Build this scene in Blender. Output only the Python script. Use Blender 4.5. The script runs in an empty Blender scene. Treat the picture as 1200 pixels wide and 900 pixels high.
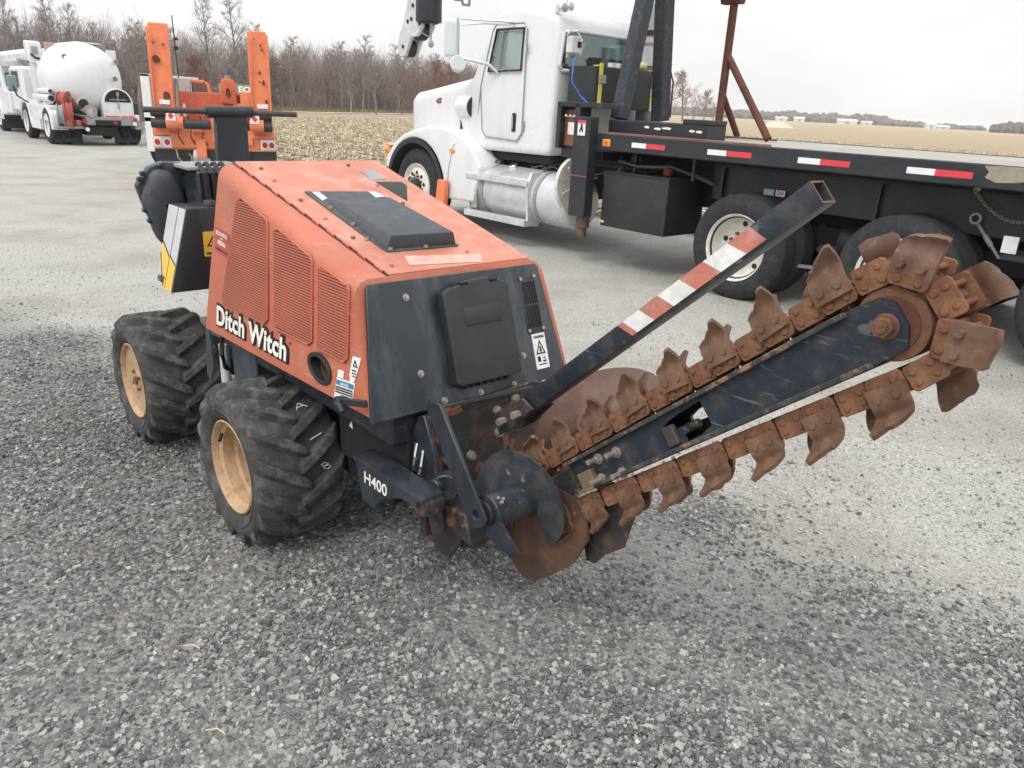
import bpy, bmesh, math, random
import numpy as np
from mathutils import Vector, Matrix, noise as mnoise
from mathutils.geometry import tessellate_polygon
random.seed(7); rng = np.random.default_rng(7)
C = bpy.context.scene.collection
S = bpy.context.scene
R = math.radians
# ------------------------------------------------------------------ camera
HGT = 1.65
cam = bpy.data.cameras.new("camera"); cam_o = bpy.data.objects.new("camera", cam); C.objects.link(cam_o)
p, r = R(19.945), R(2.9)
F = Vector((0, math.cos(p), -math.sin(p))); U0 = Vector((0, math.sin(p), math.cos(p))); R0 = Vector((1, 0, 0))
RR = R0*math.cos(r) + U0*math.sin(r); UU = U0*math.cos(r) - R0*math.sin(r)
cam_o.matrix_world = Matrix(((RR.x, UU.x, -F.x, 0), (RR.y, UU.y, -F.y, 0), (RR.z, UU.z, -F.z, HGT), (0, 0, 0, 1)))
cam.sensor_fit = 'HORIZONTAL'; cam.sensor_width = 36.0; cam.lens = 36.0*900/1200
cam.clip_start = 0.05; cam.clip_end = 20000
S.camera = cam_o
# ------------------------------------------------------------------ world: overcast sky, one soft sun
SUN_EL, SUN_AZ = R(52), R(215)
w = bpy.data.worlds.new("World"); S.world = w; w.use_nodes = True
nt = w.node_tree; nt.nodes.clear()
def wn(t, **k):
    n = nt.nodes.new(t)
    for a, b in k.items(): setattr(n, a, b)
    return n
sky = wn('ShaderNodeTexSky', sky_type='NISHITA', sun_disc=False, sun_elevation=SUN_EL, sun_rotation=SUN_AZ, air_density=1.0, dust_density=4.0)
bg = wn('ShaderNodeBackground'); out = wn('ShaderNodeOutputWorld')
tc = wn('ShaderNodeTexCoord'); mp = wn('ShaderNodeMapping'); mp.inputs['Scale'].default_value = (1.0, 1.0, 3.2)
nz = wn('ShaderNodeTexNoise'); nz.inputs['Scale'].default_value = 2.6; nz.inputs['Detail'].default_value = 5; nz.inputs['Roughness'].default_value = .55
cr = wn('ShaderNodeValToRGB'); cr.color_ramp.elements[0].position = .33; cr.color_ramp.elements[1].position = .68
cr.color_ramp.elements[0].color = (6.95, 7.05, 7.2, 1); cr.color_ramp.elements[1].color = (8.3, 8.3, 8.3, 1)
hs = wn('ShaderNodeHueSaturation'); hs.inputs['Saturation'].default_value = .25
mx = wn('ShaderNodeMix', data_type='RGBA'); mx.inputs[0].default_value = .88
L = nt.links.new
L(tc.outputs['Generated'], mp.inputs['Vector']); L(mp.outputs[0], nz.inputs['Vector']); L(nz.outputs['Fac'], cr.inputs['Fac'])
L(sky.outputs[0], hs.inputs['Color']); L(hs.outputs[0], mx.inputs[6])
# an overcast sky is brighter overhead than at the horizon (CIE overcast)
sx = wn('ShaderNodeSeparateXYZ'); L(tc.outputs['Generated'], sx.inputs[0]); mz = wn('ShaderNodeMath', operation='MULTIPLY_ADD', use_clamp=False); mc = wn('ShaderNodeMath', operation='MAXIMUM'); mc.inputs[1].default_value = 0.0
L(sx.outputs['Z'], mc.inputs[0]); L(mc.outputs[0], mz.inputs[0]); mz.inputs[1].default_value = .8; mz.inputs[2].default_value = 1.0
vm = wn('ShaderNodeVectorMath', operation='SCALE'); L(cr.outputs[0], vm.inputs[0]); L(mz.outputs[0], vm.inputs['Scale']); L(vm.outputs[0], mx.inputs[7])
L(mx.outputs[2], bg.inputs['Color']); bg.inputs['Strength'].default_value = 0.1
L(bg.outputs[0], out.inputs['Surface'])
sun = bpy.data.lights.new("sun", 'SUN'); sun.energy = 1.1; sun.angle = R(24); sun.color = (1, .97, .93)
sun_o = bpy.data.objects.new("sun", sun); C.objects.link(sun_o)
sd = Vector((math.sin(SUN_AZ)*math.cos(SUN_EL), math.cos(SUN_AZ)*math.cos(SUN_EL), math.sin(SUN_EL)))
sun_o.rotation_euler = (-sd).to_track_quat('-Z', 'Y').to_euler()
S.view_settings.view_transform = 'Standard'; S.view_settings.look = 'None'; S.view_settings.exposure = 0.40; S.view_settings.gamma = 1
S.render.engine = 'CYCLES'
S.cycles.max_bounces = 6; S.cycles.diffuse_bounces = 3; S.cycles.glossy_bounces = 3; S.cycles.transmission_bounces = 4; S.cycles.volume_bounces = 1
# ------------------------------------------------------------------ materials
class NT:
    def __init__(s, name):
        s.m = bpy.data.materials.new(name); s.m.use_nodes = True; s.t = s.m.node_tree; s.t.nodes.clear()
        s.o = s.n('ShaderNodeOutputMaterial'); s.b = s.n('ShaderNodeBsdfPrincipled'); s.l(s.b.outputs[0], s.o.inputs[0])
        s.co = s.n('ShaderNodeTexCoord').outputs['Object']
    def n(s, t, **k):
        n = s.t.nodes.new(t)
        for a, b in k.items(): setattr(n, a, b)
        return n
    def l(s, a, b): s.t.links.new(a, b)
    def set(s, inp, v):
        if hasattr(v, 'is_output') or isinstance(v, bpy.types.NodeSocket): s.l(v, inp)
        else: inp.default_value = v
    def noise(s, scale, detail=4, rough=.6, vec=None, dist=0.0):
        n = s.n('ShaderNodeTexNoise'); n.inputs['Scale'].default_value = scale; n.inputs['Detail'].default_value = detail
        n.inputs['Roughness'].default_value = rough; n.inputs['Distortion'].default_value = dist
        s.l(vec or s.co, n.inputs['Vector']); return n.outputs['Fac']
    def voro(s, scale, feat='F1', vec=None):
        n = s.n('ShaderNodeTexVoronoi', feature=feat); n.inputs['Scale'].default_value = scale
        s.l(vec or s.co, n.inputs['Vector']); return n
    def scaled(s, sc, rot=(0, 0, 0), vec=None):
        n = s.n('ShaderNodeMapping'); n.inputs['Scale'].default_value = sc; n.inputs['Rotation'].default_value = rot
        s.l(vec or s.co, n.inputs['Vector']); return n.outputs[0]
    def ramp(s, fac, *stops):
        n = s.n('ShaderNodeValToRGB'); e = n.color_ramp.elements
        while len(e) < len(stops): e.new(.5)
        for i, (pos, col) in enumerate(stops):
            e[i].position = pos; e[i].color = (col, col, col, 1) if isinstance(col, (int, float)) else (*col, 1)
        s.l(fac, n.inputs[0]); return n.outputs[0]
    def mix(s, f, a, b, mode='MIX'):
        n = s.n('ShaderNodeMix', data_type='RGBA', blend_type=mode)
        s.set(n.inputs[0], f)
        for i, v in ((6, a), (7, b)):
            s.set(n.inputs[i], v if not isinstance(v, tuple) or len(v) == 4 else (*v, 1))
        return n.outputs[2]
    def math(s, op, a, b=0.0, clamp=False):
        n = s.n('ShaderNodeMath', operation=op, use_clamp=clamp); s.set(n.inputs[0], a); s.set(n.inputs[1], b); return n.outputs[0]
    def bump(s, h, st=.3, d=.01, base=None):
        n = s.n('ShaderNodeBump'); n.inputs['Strength'].default_value = st; n.inputs['Distance'].default_value = d
        s.l(h, n.inputs['Height'])
        if base: s.l(base, n.inputs['Normal'])
        s.l(n.outputs[0], s.b.inputs['Normal']); return n.outputs[0]
    def fin(s, col, rough=.5, metal=0.0, spec=None):
        s.set(s.b.inputs['Base Color'], col if not isinstance(col, tuple) or len(col) == 4 else (*col, 1))
        s.set(s.b.inputs['Roughness'], rough); s.set(s.b.inputs['Metallic'], metal)
        if spec is not None: s.b.inputs['Specular IOR Level'].default_value = spec
        return s.m
def worn(name, col, dust=None, dust_amt=.35, chip=None, chip_lo=.66, rough=.45, scale=6, streak=False, var=.18, bump=.08, chipscale=16, spec=None, metal=0.0):
    n = NT(name)
    a = n.noise(scale, 6, .65)
    dark = tuple(c*(1-var) for c in col); lite = tuple(min(1, c*(1+var)) for c in col)
    c = n.mix(n.ramp(a, (.3, 0.0), (.7, 1.0)), dark, lite)
    if dust:
        vec = n.scaled((1, 1, .12)) if streak else None
        d = n.ramp(n.noise(scale*2.3, 8, .7, vec=vec), (.48, 0.0), (.78, dust_amt)); c = n.mix(d, c, dust)
    if chip:
        k = n.ramp(n.noise(chipscale, 9, .72, dist=.4), (chip_lo, 0.0), (chip_lo+.035, 1.0)); c = n.mix(k, c, chip)
    rg = n.math('ADD', n.math('MULTIPLY', a, .3), rough-.15, True)
    n.bump(n.noise(scale*14, 5, .7), bump, .003)
    return n.fin(c, rg, metal, spec)
def scratched(name, col, line=(.30, .29, .27), amt=.32, sc=3.0, **k):
    m = worn(name, col, **k); t = m.node_tree; b = [x for x in t.nodes if x.type == 'BSDF_PRINCIPLED'][0]; src = b.inputs['Base Color'].links[0].from_socket
    co = [x for x in t.nodes if x.type == 'TEX_COORD'][0].outputs['Object']; fac = None
    for rot, s_, lo in (((.1, .7, .2), (2.2, 9, 44), .68), ((.9, -.5, .4), (2.5, 40, 8), .69), ((0, 1.3, 0), (4.5, 12, 60), .70)):
        mp_ = t.nodes.new('ShaderNodeMapping'); mp_.inputs['Rotation'].default_value = rot; mp_.inputs['Scale'].default_value = s_; t.links.new(co, mp_.inputs['Vector'])
        nz_ = t.nodes.new('ShaderNodeTexNoise'); nz_.inputs['Scale'].default_value = sc; nz_.inputs['Detail'].default_value = 2.5; nz_.inputs['Distortion'].default_value = .5; t.links.new(mp_.outputs[0], nz_.inputs['Vector'])
        rp = t.nodes.new('ShaderNodeValToRGB'); rp.color_ramp.elements[0].position = lo; rp.color_ramp.elements[1].position = lo+.02; rp.color_ramp.elements[1].color = (amt, amt, amt, 1); t.links.new(nz_.outputs['Fac'], rp.inputs[0])
        if fac is None: fac = rp.outputs[0]
        else: mm = t.nodes.new('ShaderNodeMath'); mm.operation = 'MAXIMUM'; t.links.new(fac, mm.inputs[0]); t.links.new(rp.outputs[0], mm.inputs[1]); fac = mm.outputs[0]
    mx_ = t.nodes.new('ShaderNodeMix'); mx_.data_type = 'RGBA'; t.links.new(fac, mx_.inputs[0]); t.links.new(src, mx_.inputs[6]); mx_.inputs[7].default_value = (*line, 1); t.links.new(mx_.outputs[2], b.inputs['Base Color']); return m
def plain(name, col, rough=.5, metal=0.0, emit=None, spec=None):
    n = NT(name); a = n.noise(9, 3); c = n.mix(n.ramp(a, (.3, 0.0), (.7, 1.0)), tuple(x*.93 for x in col), tuple(min(1, x*1.07) for x in col))
    return n.fin(c, rough, metal, spec)
def rusty(name, cols, rough=.85, scale=9, bump=.5, vary=0.0):
    n = NT(name)
    a = n.noise(scale, 9, .72, dist=.3); b = n.noise(scale*5, 6, .7)
    c = n.ramp(a, (.3, cols[0]), (.5, cols[1]), (.66, cols[2]))
    c = n.mix(n.ramp(b, (.42, 0.0), (.7, .55)), c, cols[3])
    if vary:                                 # every piece has weathered a little differently
        rnd = n.n('ShaderNodeObjectInfo').outputs['Random']
        c = n.mix(n.math('MULTIPLY', rnd, vary), c, n.mix(n.ramp(b, (.35, 0.0), (.65, 1.0)), (.20, .12, .085), (.42, .26, .15)))
        c = n.mix(n.ramp(n.noise(scale*2.6, 7, .7), (.60, 0.0), (.74, .55)), c, (.36, .31, .27))
    n.bump(n.noise(scale*9, 8, .75), bump, .004)
    return n.fin(c, rough)
M = {}
M['orange'] = scratched('orange_paint', (.50, .140, .078), line=(.62, .36, .28), amt=.35, dust=(.42, .24, .18), dust_amt=.6, rough=.5, scale=3, var=.17, bump=.06, chip=(.20, .085, .055), chip_lo=.725)
M['orange_faded'] = worn('orange_paint_faded', (.53, .195, .13), dust=(.62, .42, .34), dust_amt=.75, rough=.55, scale=3.5, var=.16, bump=.05, chip=(.28, .12, .08), chip_lo=.715)
M['grille'] = worn('grille_orange', (.36, .095, .052), rough=.6, scale=5)
M['grille_dark'] = plain('grille_gap_shade', (.06, .022, .016), .85)  # dark backing colour stands in for the shade between the louvres
M['black'] = worn('black_steel_paint', (.020, .026, .034), dust=(.16, .17, .18), dust_amt=.35, rough=.42, scale=4, streak=True, chip=(.09, .05, .03), chip_lo=.74)
M['navy'] = scratched('dark_navy_paint', (.018, .026, .038), dust=(.20, .15, .11), dust_amt=.4, rough=.42, scale=7, chip=(.20, .12, .075), chip_lo=.665, chipscale=12)
M['navy_rust'] = worn('dark_paint_rusting', (.028, .03, .034), dust=(.20, .10, .055), dust_amt=.8, rough=.6, scale=5, chip=(.23, .09, .04), chip_lo=.56, chipscale=9, bump=.25)
M['plastic'] = worn('black_plastic', (.022, .024, .028), dust=(.10, .10, .10), dust_amt=.2, rough=.5, scale=5)
M['greyplastic'] = worn('weathered_grey_plastic', (.055, .062, .072), dust=(.2, .2, .2), dust_amt=.3, rough=.6, scale=6)
M['rust'] = rusty('chain_rust', ((.075, .036, .024), (.195, .080, .040), (.33, .155, .075), (.115, .058, .038)), scale=13, bump=.6, vary=.2)
M['rust_cutter'] = rusty('cutter_rust', ((.060, .034, .025), (.148, .070, .043), (.25, .135, .082), (.095, .055, .040)), rough=.58, scale=11, bump=.5, vary=.22)
M['rust_frame'] = rusty('frame_rust', ((.07, .028, .02), (.12, .042, .026), (.17, .07, .04), (.09, .04, .03)))
M['rust_guard'] = rusty('guard_rust', ((.13, .05, .03), (.25, .10, .062), (.34, .17, .12), (.17, .07, .045)), rough=.65, scale=4, bump=.12)
M['guard'] = rusty('brown_guard_rust', ((.075, .04, .03), (.125, .066, .05), (.19, .115, .09), (.085, .045, .035)), rough=.55, scale=3.5, bump=.08)
M['shoe'] = rusty('worn_shoe_steel', ((.045, .038, .035), (.12, .060, .038), (.24, .11, .062), (.06, .043, .037)), rough=.6, scale=5, bump=.15)
M['dark_steel'] = worn('dark_bare_steel', (.055, .05, .048), dust=(.14, .10, .08), dust_amt=.5, rough=.5, scale=9)
M['bolt'] = worn('dull_zinc_bolt', (.42, .38, .32), rough=.45, metal=.6, scale=30, dust=(.35, .2, .1))
M['rubber'] = worn('tyre_rubber', (.060, .060, .060), dust=(.20, .195, .185), dust_amt=.8, rough=.85, scale=5, bump=.2, spec=.25)
M['tread'] = worn('dusty_tyre_tread', (.066, .065, .063), dust=(.27, .25, .22), dust_amt=.85, rough=.9, scale=9, bump=.3, spec=.2)
M['trucktyre'] = worn('truck_tyre_rubber', (.030, .032, .035), dust=(.12, .12, .12), dust_amt=.4, rough=.8, scale=6, spec=.25)
M['tan'] = worn('tan_wheel_paint', (.50, .33, .195), dust=(.24, .15, .085), dust_amt=1.0, chip=(.2, .1, .05), chip_lo=.64, rough=.6, scale=9)
M['white'] = worn('white_truck_paint', (.72, .73, .74), dust=(.50, .48, .44), dust_amt=.4, streak=True, rough=.3, scale=2, var=.02, bump=.01)
M['white_dirty'] = worn('white_painted_steel', (.72, .73, .73), dust=(.4, .38, .34), dust_amt=.4, rough=.45, scale=4, var=.05, chip=(.25, .16, .1), chip_lo=.72)
M['cream'] = worn('cream_wheel', (.68, .67, .61), dust=(.40, .28, .17), dust_amt=.55, rough=.5, scale=7, chip=(.2, .1, .06), chip_lo=.72)
M['alu'] = worn('brushed_aluminium', (.66, .67, .68), dust=(.5, .49, .47), dust_amt=.4, rough=.42, metal=.55, scale=5)
M['chrome'] = plain('chrome', (.75, .76, .78), .15, .95)
M['deckblack'] = worn('black_truck_frame', (.018, .022, .027), dust=(.09, .095, .10), dust_amt=.3, rough=.5, scale=3, chip=(.11, .06, .04), chip_lo=.74)
M['under'] = worn('dark_undercarriage', (.012, .013, .015), dust=(.07, .065, .06), dust_amt=.3, rough=.8, scale=5)
M['orange2'] = worn('orange_trailer_paint', (.78, .22, .09), dust=(.66, .36, .25), dust_amt=.5, chip=(.22, .07, .035), chip_lo=.665, rough=.45, scale=4, chipscale=5)
M['amber'] = plain('amber_lens', (.85, .28, .02), .25)
M['redlens'] = plain('red_lens', (.45, .03, .04), .25)
M['redtape'] = plain('red_reflective_tape', (.68, .055, .075), .4)
M['whitetape'] = plain('white_reflective_tape', (.80, .80, .79), .4)
M['stripe_red'] = worn('faded_red_sticker', (.58, .20, .145), rough=.55, scale=8, dust=(.70, .50, .44), dust_amt=.6)
M['stripe_white'] = worn('white_sticker', (.80, .80, .79), rough=.5, scale=14, dust=(.35, .33, .3), dust_amt=.5, chip=(.03, .03, .03), chip_lo=.72, chipscale=40)
M['yellow'] = plain('yellow_decal', (.78, .50, .07), .45)
M['yellowstrap'] = plain('yellow_strap', (.70, .66, .13), .7)
M['silver'] = plain('silver_decal', (.52, .52, .54), .4)
M['ink'] = plain('black_ink', (.012, .012, .013), .55)
M['inkwhite'] = plain('white_ink', (.84, .82, .76), .5)
M['paper'] = worn('white_label', (.80, .79, .76), rough=.55, scale=20, dust=(.5, .45, .38), dust_amt=.4)
M['blue'] = plain('blue_print', (.07, .24, .42), .5)
M['bluehose'] = plain('blue_air_hose', (.05, .20, .55), .4)
M['hosered'] = plain('red_hose', (.36, .07, .06), .6)
M['greysteel'] = worn('grey_steel', (.28, .29, .30), dust=(.2, .15, .1), dust_amt=.4, rough=.5, scale=8)
M['greywhite'] = worn('light_grey_crane_paint', (.58, .58, .58), dust=(.3, .27, .24), dust_amt=.4, rough=.45, scale=6)
def glass(name, col):
    n = NT(name); n.fin(col, .04, 0.0, .8); return n.m
M['glass'] = glass('teal_cab_glass', (.42, .60, .57))
M['glassdark'] = glass('dark_cab_glass', (.075, .11, .12))
def pane(name, tint, amt):
    n = NT(name); n.t.nodes.remove(n.b); tr_ = n.n('ShaderNodeBsdfTransparent'); tr_.inputs['Color'].default_value = (*tint, 1); gl = n.n('ShaderNodeBsdfGlossy'); gl.inputs['Roughness'].default_value = .02
    fr_ = n.n('ShaderNodeLayerWeight'); fr_.inputs['Blend'].default_value = .35; ms_ = n.n('ShaderNodeMixShader'); n.l(n.math('ADD', n.math('MULTIPLY', fr_.outputs['Fresnel'], .6), amt, True), ms_.inputs[0]); n.l(tr_.outputs[0], ms_.inputs[1]); n.l(gl.outputs[0], ms_.inputs[2]); n.l(ms_.outputs[0], n.o.inputs[0]); return n.m
M['pane'] = pane('tinted_cab_window', (.93, .99, .975), .05); M['pane_dark'] = pane('dark_rear_window', (.62, .74, .74), .08)
M['mirror'] = plain('mirror_glass', (.7, .74, .75), .05, 1.0)
# ------------------------------------------------------------------ geometry helpers
OFF = Vector((0, 0, 0))
def frame(n):
    n = n.normalized(); a = Vector((0, 0, 1)) if abs(n.z) < .9 else Vector((1, 0, 0))
    u = n.cross(a).normalized(); return u, n.cross(u).normalized()
class MB:
    def __init__(s): s.bm = bmesh.new()
    def box(s, x0, x1, y0, y1, z0, z1):
        v = [s.bm.verts.new((x, y, z)) for x in (x0, x1) for y in (y0, y1) for z in (z0, z1)]
        for f in ((0, 1, 3, 2), (4, 6, 7, 5), (0, 4, 5, 1), (2, 3, 7, 6), (0, 2, 6, 4), (1, 5, 7, 3)): s.bm.faces.new([v[i] for i in f])
        return s
    def hexa(s, v8):
        v = [s.bm.verts.new(q) for q in v8]
        for f in ((3, 2, 1, 0), (4, 5, 6, 7), (0, 1, 5, 4), (1, 2, 6, 5), (2, 3, 7, 6), (3, 0, 4, 7)): s.bm.faces.new([v[i] for i in f])
        return s
    def bar(s, p0, p1, wd, ht, up=(0, 0, 1)):
        p0, p1 = Vector(p0), Vector(p1); d = (p1-p0).normalized(); up = Vector(up); a = d.cross(up).normalized()*wd/2; b = a.cross(d).normalized()*ht/2
        return s.hexa([p0-a-b, p0+a-b, p0+a+b, p0-a+b, p1-a-b, p1+a-b, p1+a+b, p1-a+b])
    def cyl(s, p0, p1, r0, r1=None, n=16, caps=True):
        r1 = r0 if r1 is None else r1; p0, p1 = Vector(p0), Vector(p1); u, v = frame(p1-p0)
        A = [s.bm.verts.new(p0+(u*math.cos(t)+v*math.sin(t))*r0) for t in [2*math.pi*i/n for i in range(n)]]
        B = [s.bm.verts.new(p1+(u*math.cos(t)+v*math.sin(t))*r1) for t in [2*math.pi*i/n for i in range(n)]]
        for i in range(n): s.bm.faces.new((A[i], A[(i+1) % n], B[(i+1) % n], B[i]))
        if caps: s.bm.faces.new(A[::-1]); s.bm.faces.new(B)
        return s
    def tube(s, pts, r, n=8):
        pts = [Vector(q) for q in pts]; rings = []
        for i, q in enumerate(pts):
            d = (pts[min(i+1, len(pts)-1)]-pts[max(i-1, 0)]); u, v = frame(d)
            if rings and u.dot(pu) < 0: u, v = -u, -v
            pu = u; rings.append([s.bm.verts.new(q+(u*math.cos(t)+v*math.sin(t))*r) for t in [2*math.pi*k/n for k in range(n)]])
        for a, b in zip(rings, rings[1:]):
            o = min(range(n), key=lambda k: (a[0].co-b[k].co).length)
            for i in range(n): s.bm.faces.new((a[i], a[(i+1) % n], b[(i+1+o) % n], b[(i+o) % n]))
        s.bm.faces.new(rings[0][::-1]); s.bm.faces.new(rings[-1]); return s
    def lathe(s, prof, c=(0, 0, 0), ax=(0, 1, 0), n=32, close=False):
        c = Vector(c); ax = Vector(ax).normalized(); u, v = frame(ax); rings = []
        for (t, rad) in prof:
            if rad < 1e-5: rings.append([s.bm.verts.new(c+ax*t)])
            else: rings.append([s.bm.verts.new(c+ax*t+(u*math.cos(a)+v*math.sin(a))*rad) for a in [2*math.pi*i/n for i in range(n)]])
        pr = list(zip(rings, rings[1:]))
        if close: pr.append((rings[-1], rings[0]))
        for a, b in pr:
            for i in range(n):
                j = (i+1) % n
                if len(a) == 1 and len(b) == 1: continue
                if len(a) == 1: s.bm.faces.new((a[0], b[j], b[i]))
                elif len(b) == 1: s.bm.faces.new((a[i], a[j], b[0]))
                else: s.bm.faces.new((a[i], a[j], b[j], b[i]))
        return s
    def prism(s, outer, d, o=(0, 0, 0), u=(1, 0, 0), v=(0, 0, 1), holes=()):
        """polygon in the plane o + a*u + b*v, pushed along vector d"""
        o, u, v, d = Vector(o), Vector(u), Vector(v), Vector(d)
        loops = [[o+u*a+v*b for a, b in lp] for lp in (outer, *holes)]
        flat = [q for lp in loops for q in lp]
        tri = tessellate_polygon([[Vector((a, b, 0)) for a, b in lp] for lp in (outer, *holes)])
        A = [s.bm.verts.new(q) for q in flat]; B = [s.bm.verts.new(q+d) for q in flat]
        if not holes:
            s.bm.faces.new(A); s.bm.faces.new(B[::-1])
        else:
            for t in tri:
                try: s.bm.faces.new([A[i] for i in t]); s.bm.faces.new([B[i] for i in t][::-1])
                except ValueError: pass
        k = 0
        for lp in loops:
            m = len(lp)
            for i in range(m): s.bm.faces.new((A[k+i], A[k+(i+1) % m], B[k+(i+1) % m], B[k+i]))
            k += m
        return s
    def sphere(s, c, rx, ry=None, rz=None, nu=16, nv=10):
        ry = ry or rx; rz = rz or rx
        m = Matrix.Translation(c) @ Matrix.Diagonal((rx, ry, rz, 1))
        bmesh.ops.create_uvsphere(s.bm, u_segments=nu, v_segments=nv, radius=1, matrix=m); return s
    def grid(s, P):
        V = [[s.bm.verts.new(q) for q in row] for row in P]
        for a, b in zip(V, V[1:]):
            for i in range(len(a)-1): s.bm.faces.new((a[i], a[i+1], b[i+1], b[i]))
        return s
    def thick(s, t):
        """give every loose sheet in this mesh a thickness"""
        bmesh.ops.recalc_face_normals(s.bm, faces=s.bm.faces)
        bmesh.ops.solidify(s.bm, geom=list(s.bm.faces), thickness=t); return s
    def mesh(s, name, mat, bev=0.0, seg=1, smooth=35, off=None):
        bm = s.bm
        bmesh.ops.recalc_face_normals(bm, faces=bm.faces)
        if bev:
            es = [e for e in bm.edges if len(e.link_faces) == 2 and e.calc_face_angle(0) > R(28)]
            bmesh.ops.bevel(bm, geom=es, offset=bev, segments=seg, affect='EDGES', profile=.6, clamp_overlap=True)
        o = OFF if off is None else off
        for v in bm.verts: v.co -= o
        me = bpy.data.meshes.new(name); bm.to_mesh(me); bm.free(); me.materials.append(M[mat] if isinstance(mat, str) else mat)
        if smooth:
            me.polygons.foreach_set('use_smooth', [True]*len(me.polygons)); me.set_sharp_from_angle(angle=R(smooth))
        return me
    def obj(s, name, mat, parent=None, bev=0.0, seg=1, smooth=35, label=None, off=None):
        return link(name, s.mesh(name, mat, bev, seg, smooth, off), parent, label)
def cut(o, cutters, mat):
    """subtract closed shapes from a part, lining the cut with a material"""
    for c in cutters:
        me = c.mesh('cutter_tmp', mat); t = bpy.data.objects.new('cutter_tmp', me); C.objects.link(t); t.parent = o.parent
        md = o.modifiers.new('cut', 'BOOLEAN'); md.object = t; md.operation = 'DIFFERENCE'; md.solver = 'EXACT'; md.material_mode = 'TRANSFER'
        bpy.context.view_layer.update(); me2 = bpy.data.meshes.new_from_object(o.evaluated_get(bpy.context.evaluated_depsgraph_get())); o.modifiers.clear()
        nm = o.data.name; o.data = me2; me2.name = nm; bpy.data.objects.remove(t)
    o.data.set_sharp_from_angle(angle=R(40))
def link(name, me, parent=None, label=None):
    o = bpy.data.objects.new(name, me); C.objects.link(o)
    if parent: o.parent = parent
    if label: o['label'] = label
    return o
def thing(name, label, cat, loc=(0, 0, 0), rz=0, group=None):
    o = bpy.data.objects.new(name, None); C.objects.link(o); o.empty_display_size = .2
    o.location = loc; o.rotation_euler = (0, 0, rz); return tag(o, label, cat, group)
def tag(o, label, cat, group=None):
    o['label'] = label; o['category'] = cat
    if group: o['group'] = group
    return o
def copy_tree(o, parent=None):
    c = o.copy(); C.objects.link(c)
    if parent: c.parent = parent
    for ch in list(o.children): copy_tree(ch, c)
    return c
def text_mesh(body, size, bold=0.0, sx=1.0, shear=0.0, depth=.0006, space=1.0):
    cu = bpy.data.curves.new('lettering', 'FONT'); cu.body = body; cu.size = size; cu.offset = bold; cu.shear = shear; cu.extrude = depth
    cu.resolution_u = 3; cu.space_character = space
    o = bpy.data.objects.new('lettering', cu); C.objects.link(o); bpy.context.view_layer.update()
    me = bpy.data.meshes.new_from_object(o.evaluated_get(bpy.context.evaluated_depsgraph_get()))
    bpy.data.objects.remove(o)
    for v in me.vertices: v.co.x *= sx
    return me
def put_text(name, body, mat, parent, o, u, v, width=None, height=None, bold=0.0, shear=0.0, space=1.0, lift=0.0, thick=.0006):
    """lay lettering on the plane o (lower left), u (reading), v (up); scaled to width/height"""
    me = text_mesh(body, 1.0, bold, 1.0, shear, .01, space)
    xs = [q.co.x for q in me.vertices]; ys = [q.co.y for q in me.vertices]; x0, x1, y0, y1 = min(xs), max(xs), min(ys), max(ys)
    sy = height/(y1-y0) if height else width/(x1-x0); sx = width/(x1-x0) if width else sy
    o, u, v = Vector(o), Vector(u).normalized(), Vector(v).normalized(); nrm = u.cross(v)
    for q in me.vertices:
        x, y, z = q.co; q.co = o + u*((x-x0)*sx) + v*((y-y0)*sy) + nrm*(lift + (thick if z > 0 else 0.0)) - OFF
    me.name = name; me.materials.clear(); me.materials.append(M[mat])
    return link(name, me, parent)
def arc(cx, cy, r, a0, a1, n): return [(cx+r*math.cos(R(a0+(a1-a0)*i/n)), cy+r*math.sin(R(a0+(a1-a0)*i/n))) for i in range(n+1)]
def rrect(x0, x1, y0, y1, r, n=4):
    return arc(x1-r, y1-r, r, 0, 90, n)+arc(x0+r, y1-r, r, 90, 180, n)+arc(x0+r, y0+r, r, 180, 270, n)+arc(x1-r, y0+r, r, 270, 360, n)
# the yard axis: the trencher, the crane truck and the tank truck all stand parallel to it
YAW = R(-47.6); AX = Vector((math.cos(YAW), math.sin(YAW), 0)); AY = Vector((-AX.y, AX.x, 0)); ORG = Vector((-1.051, 2.62, 0))
def yard(x, y, z=0.0): return ORG + AX*x + AY*y + Vector((0, 0, z))
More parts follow.
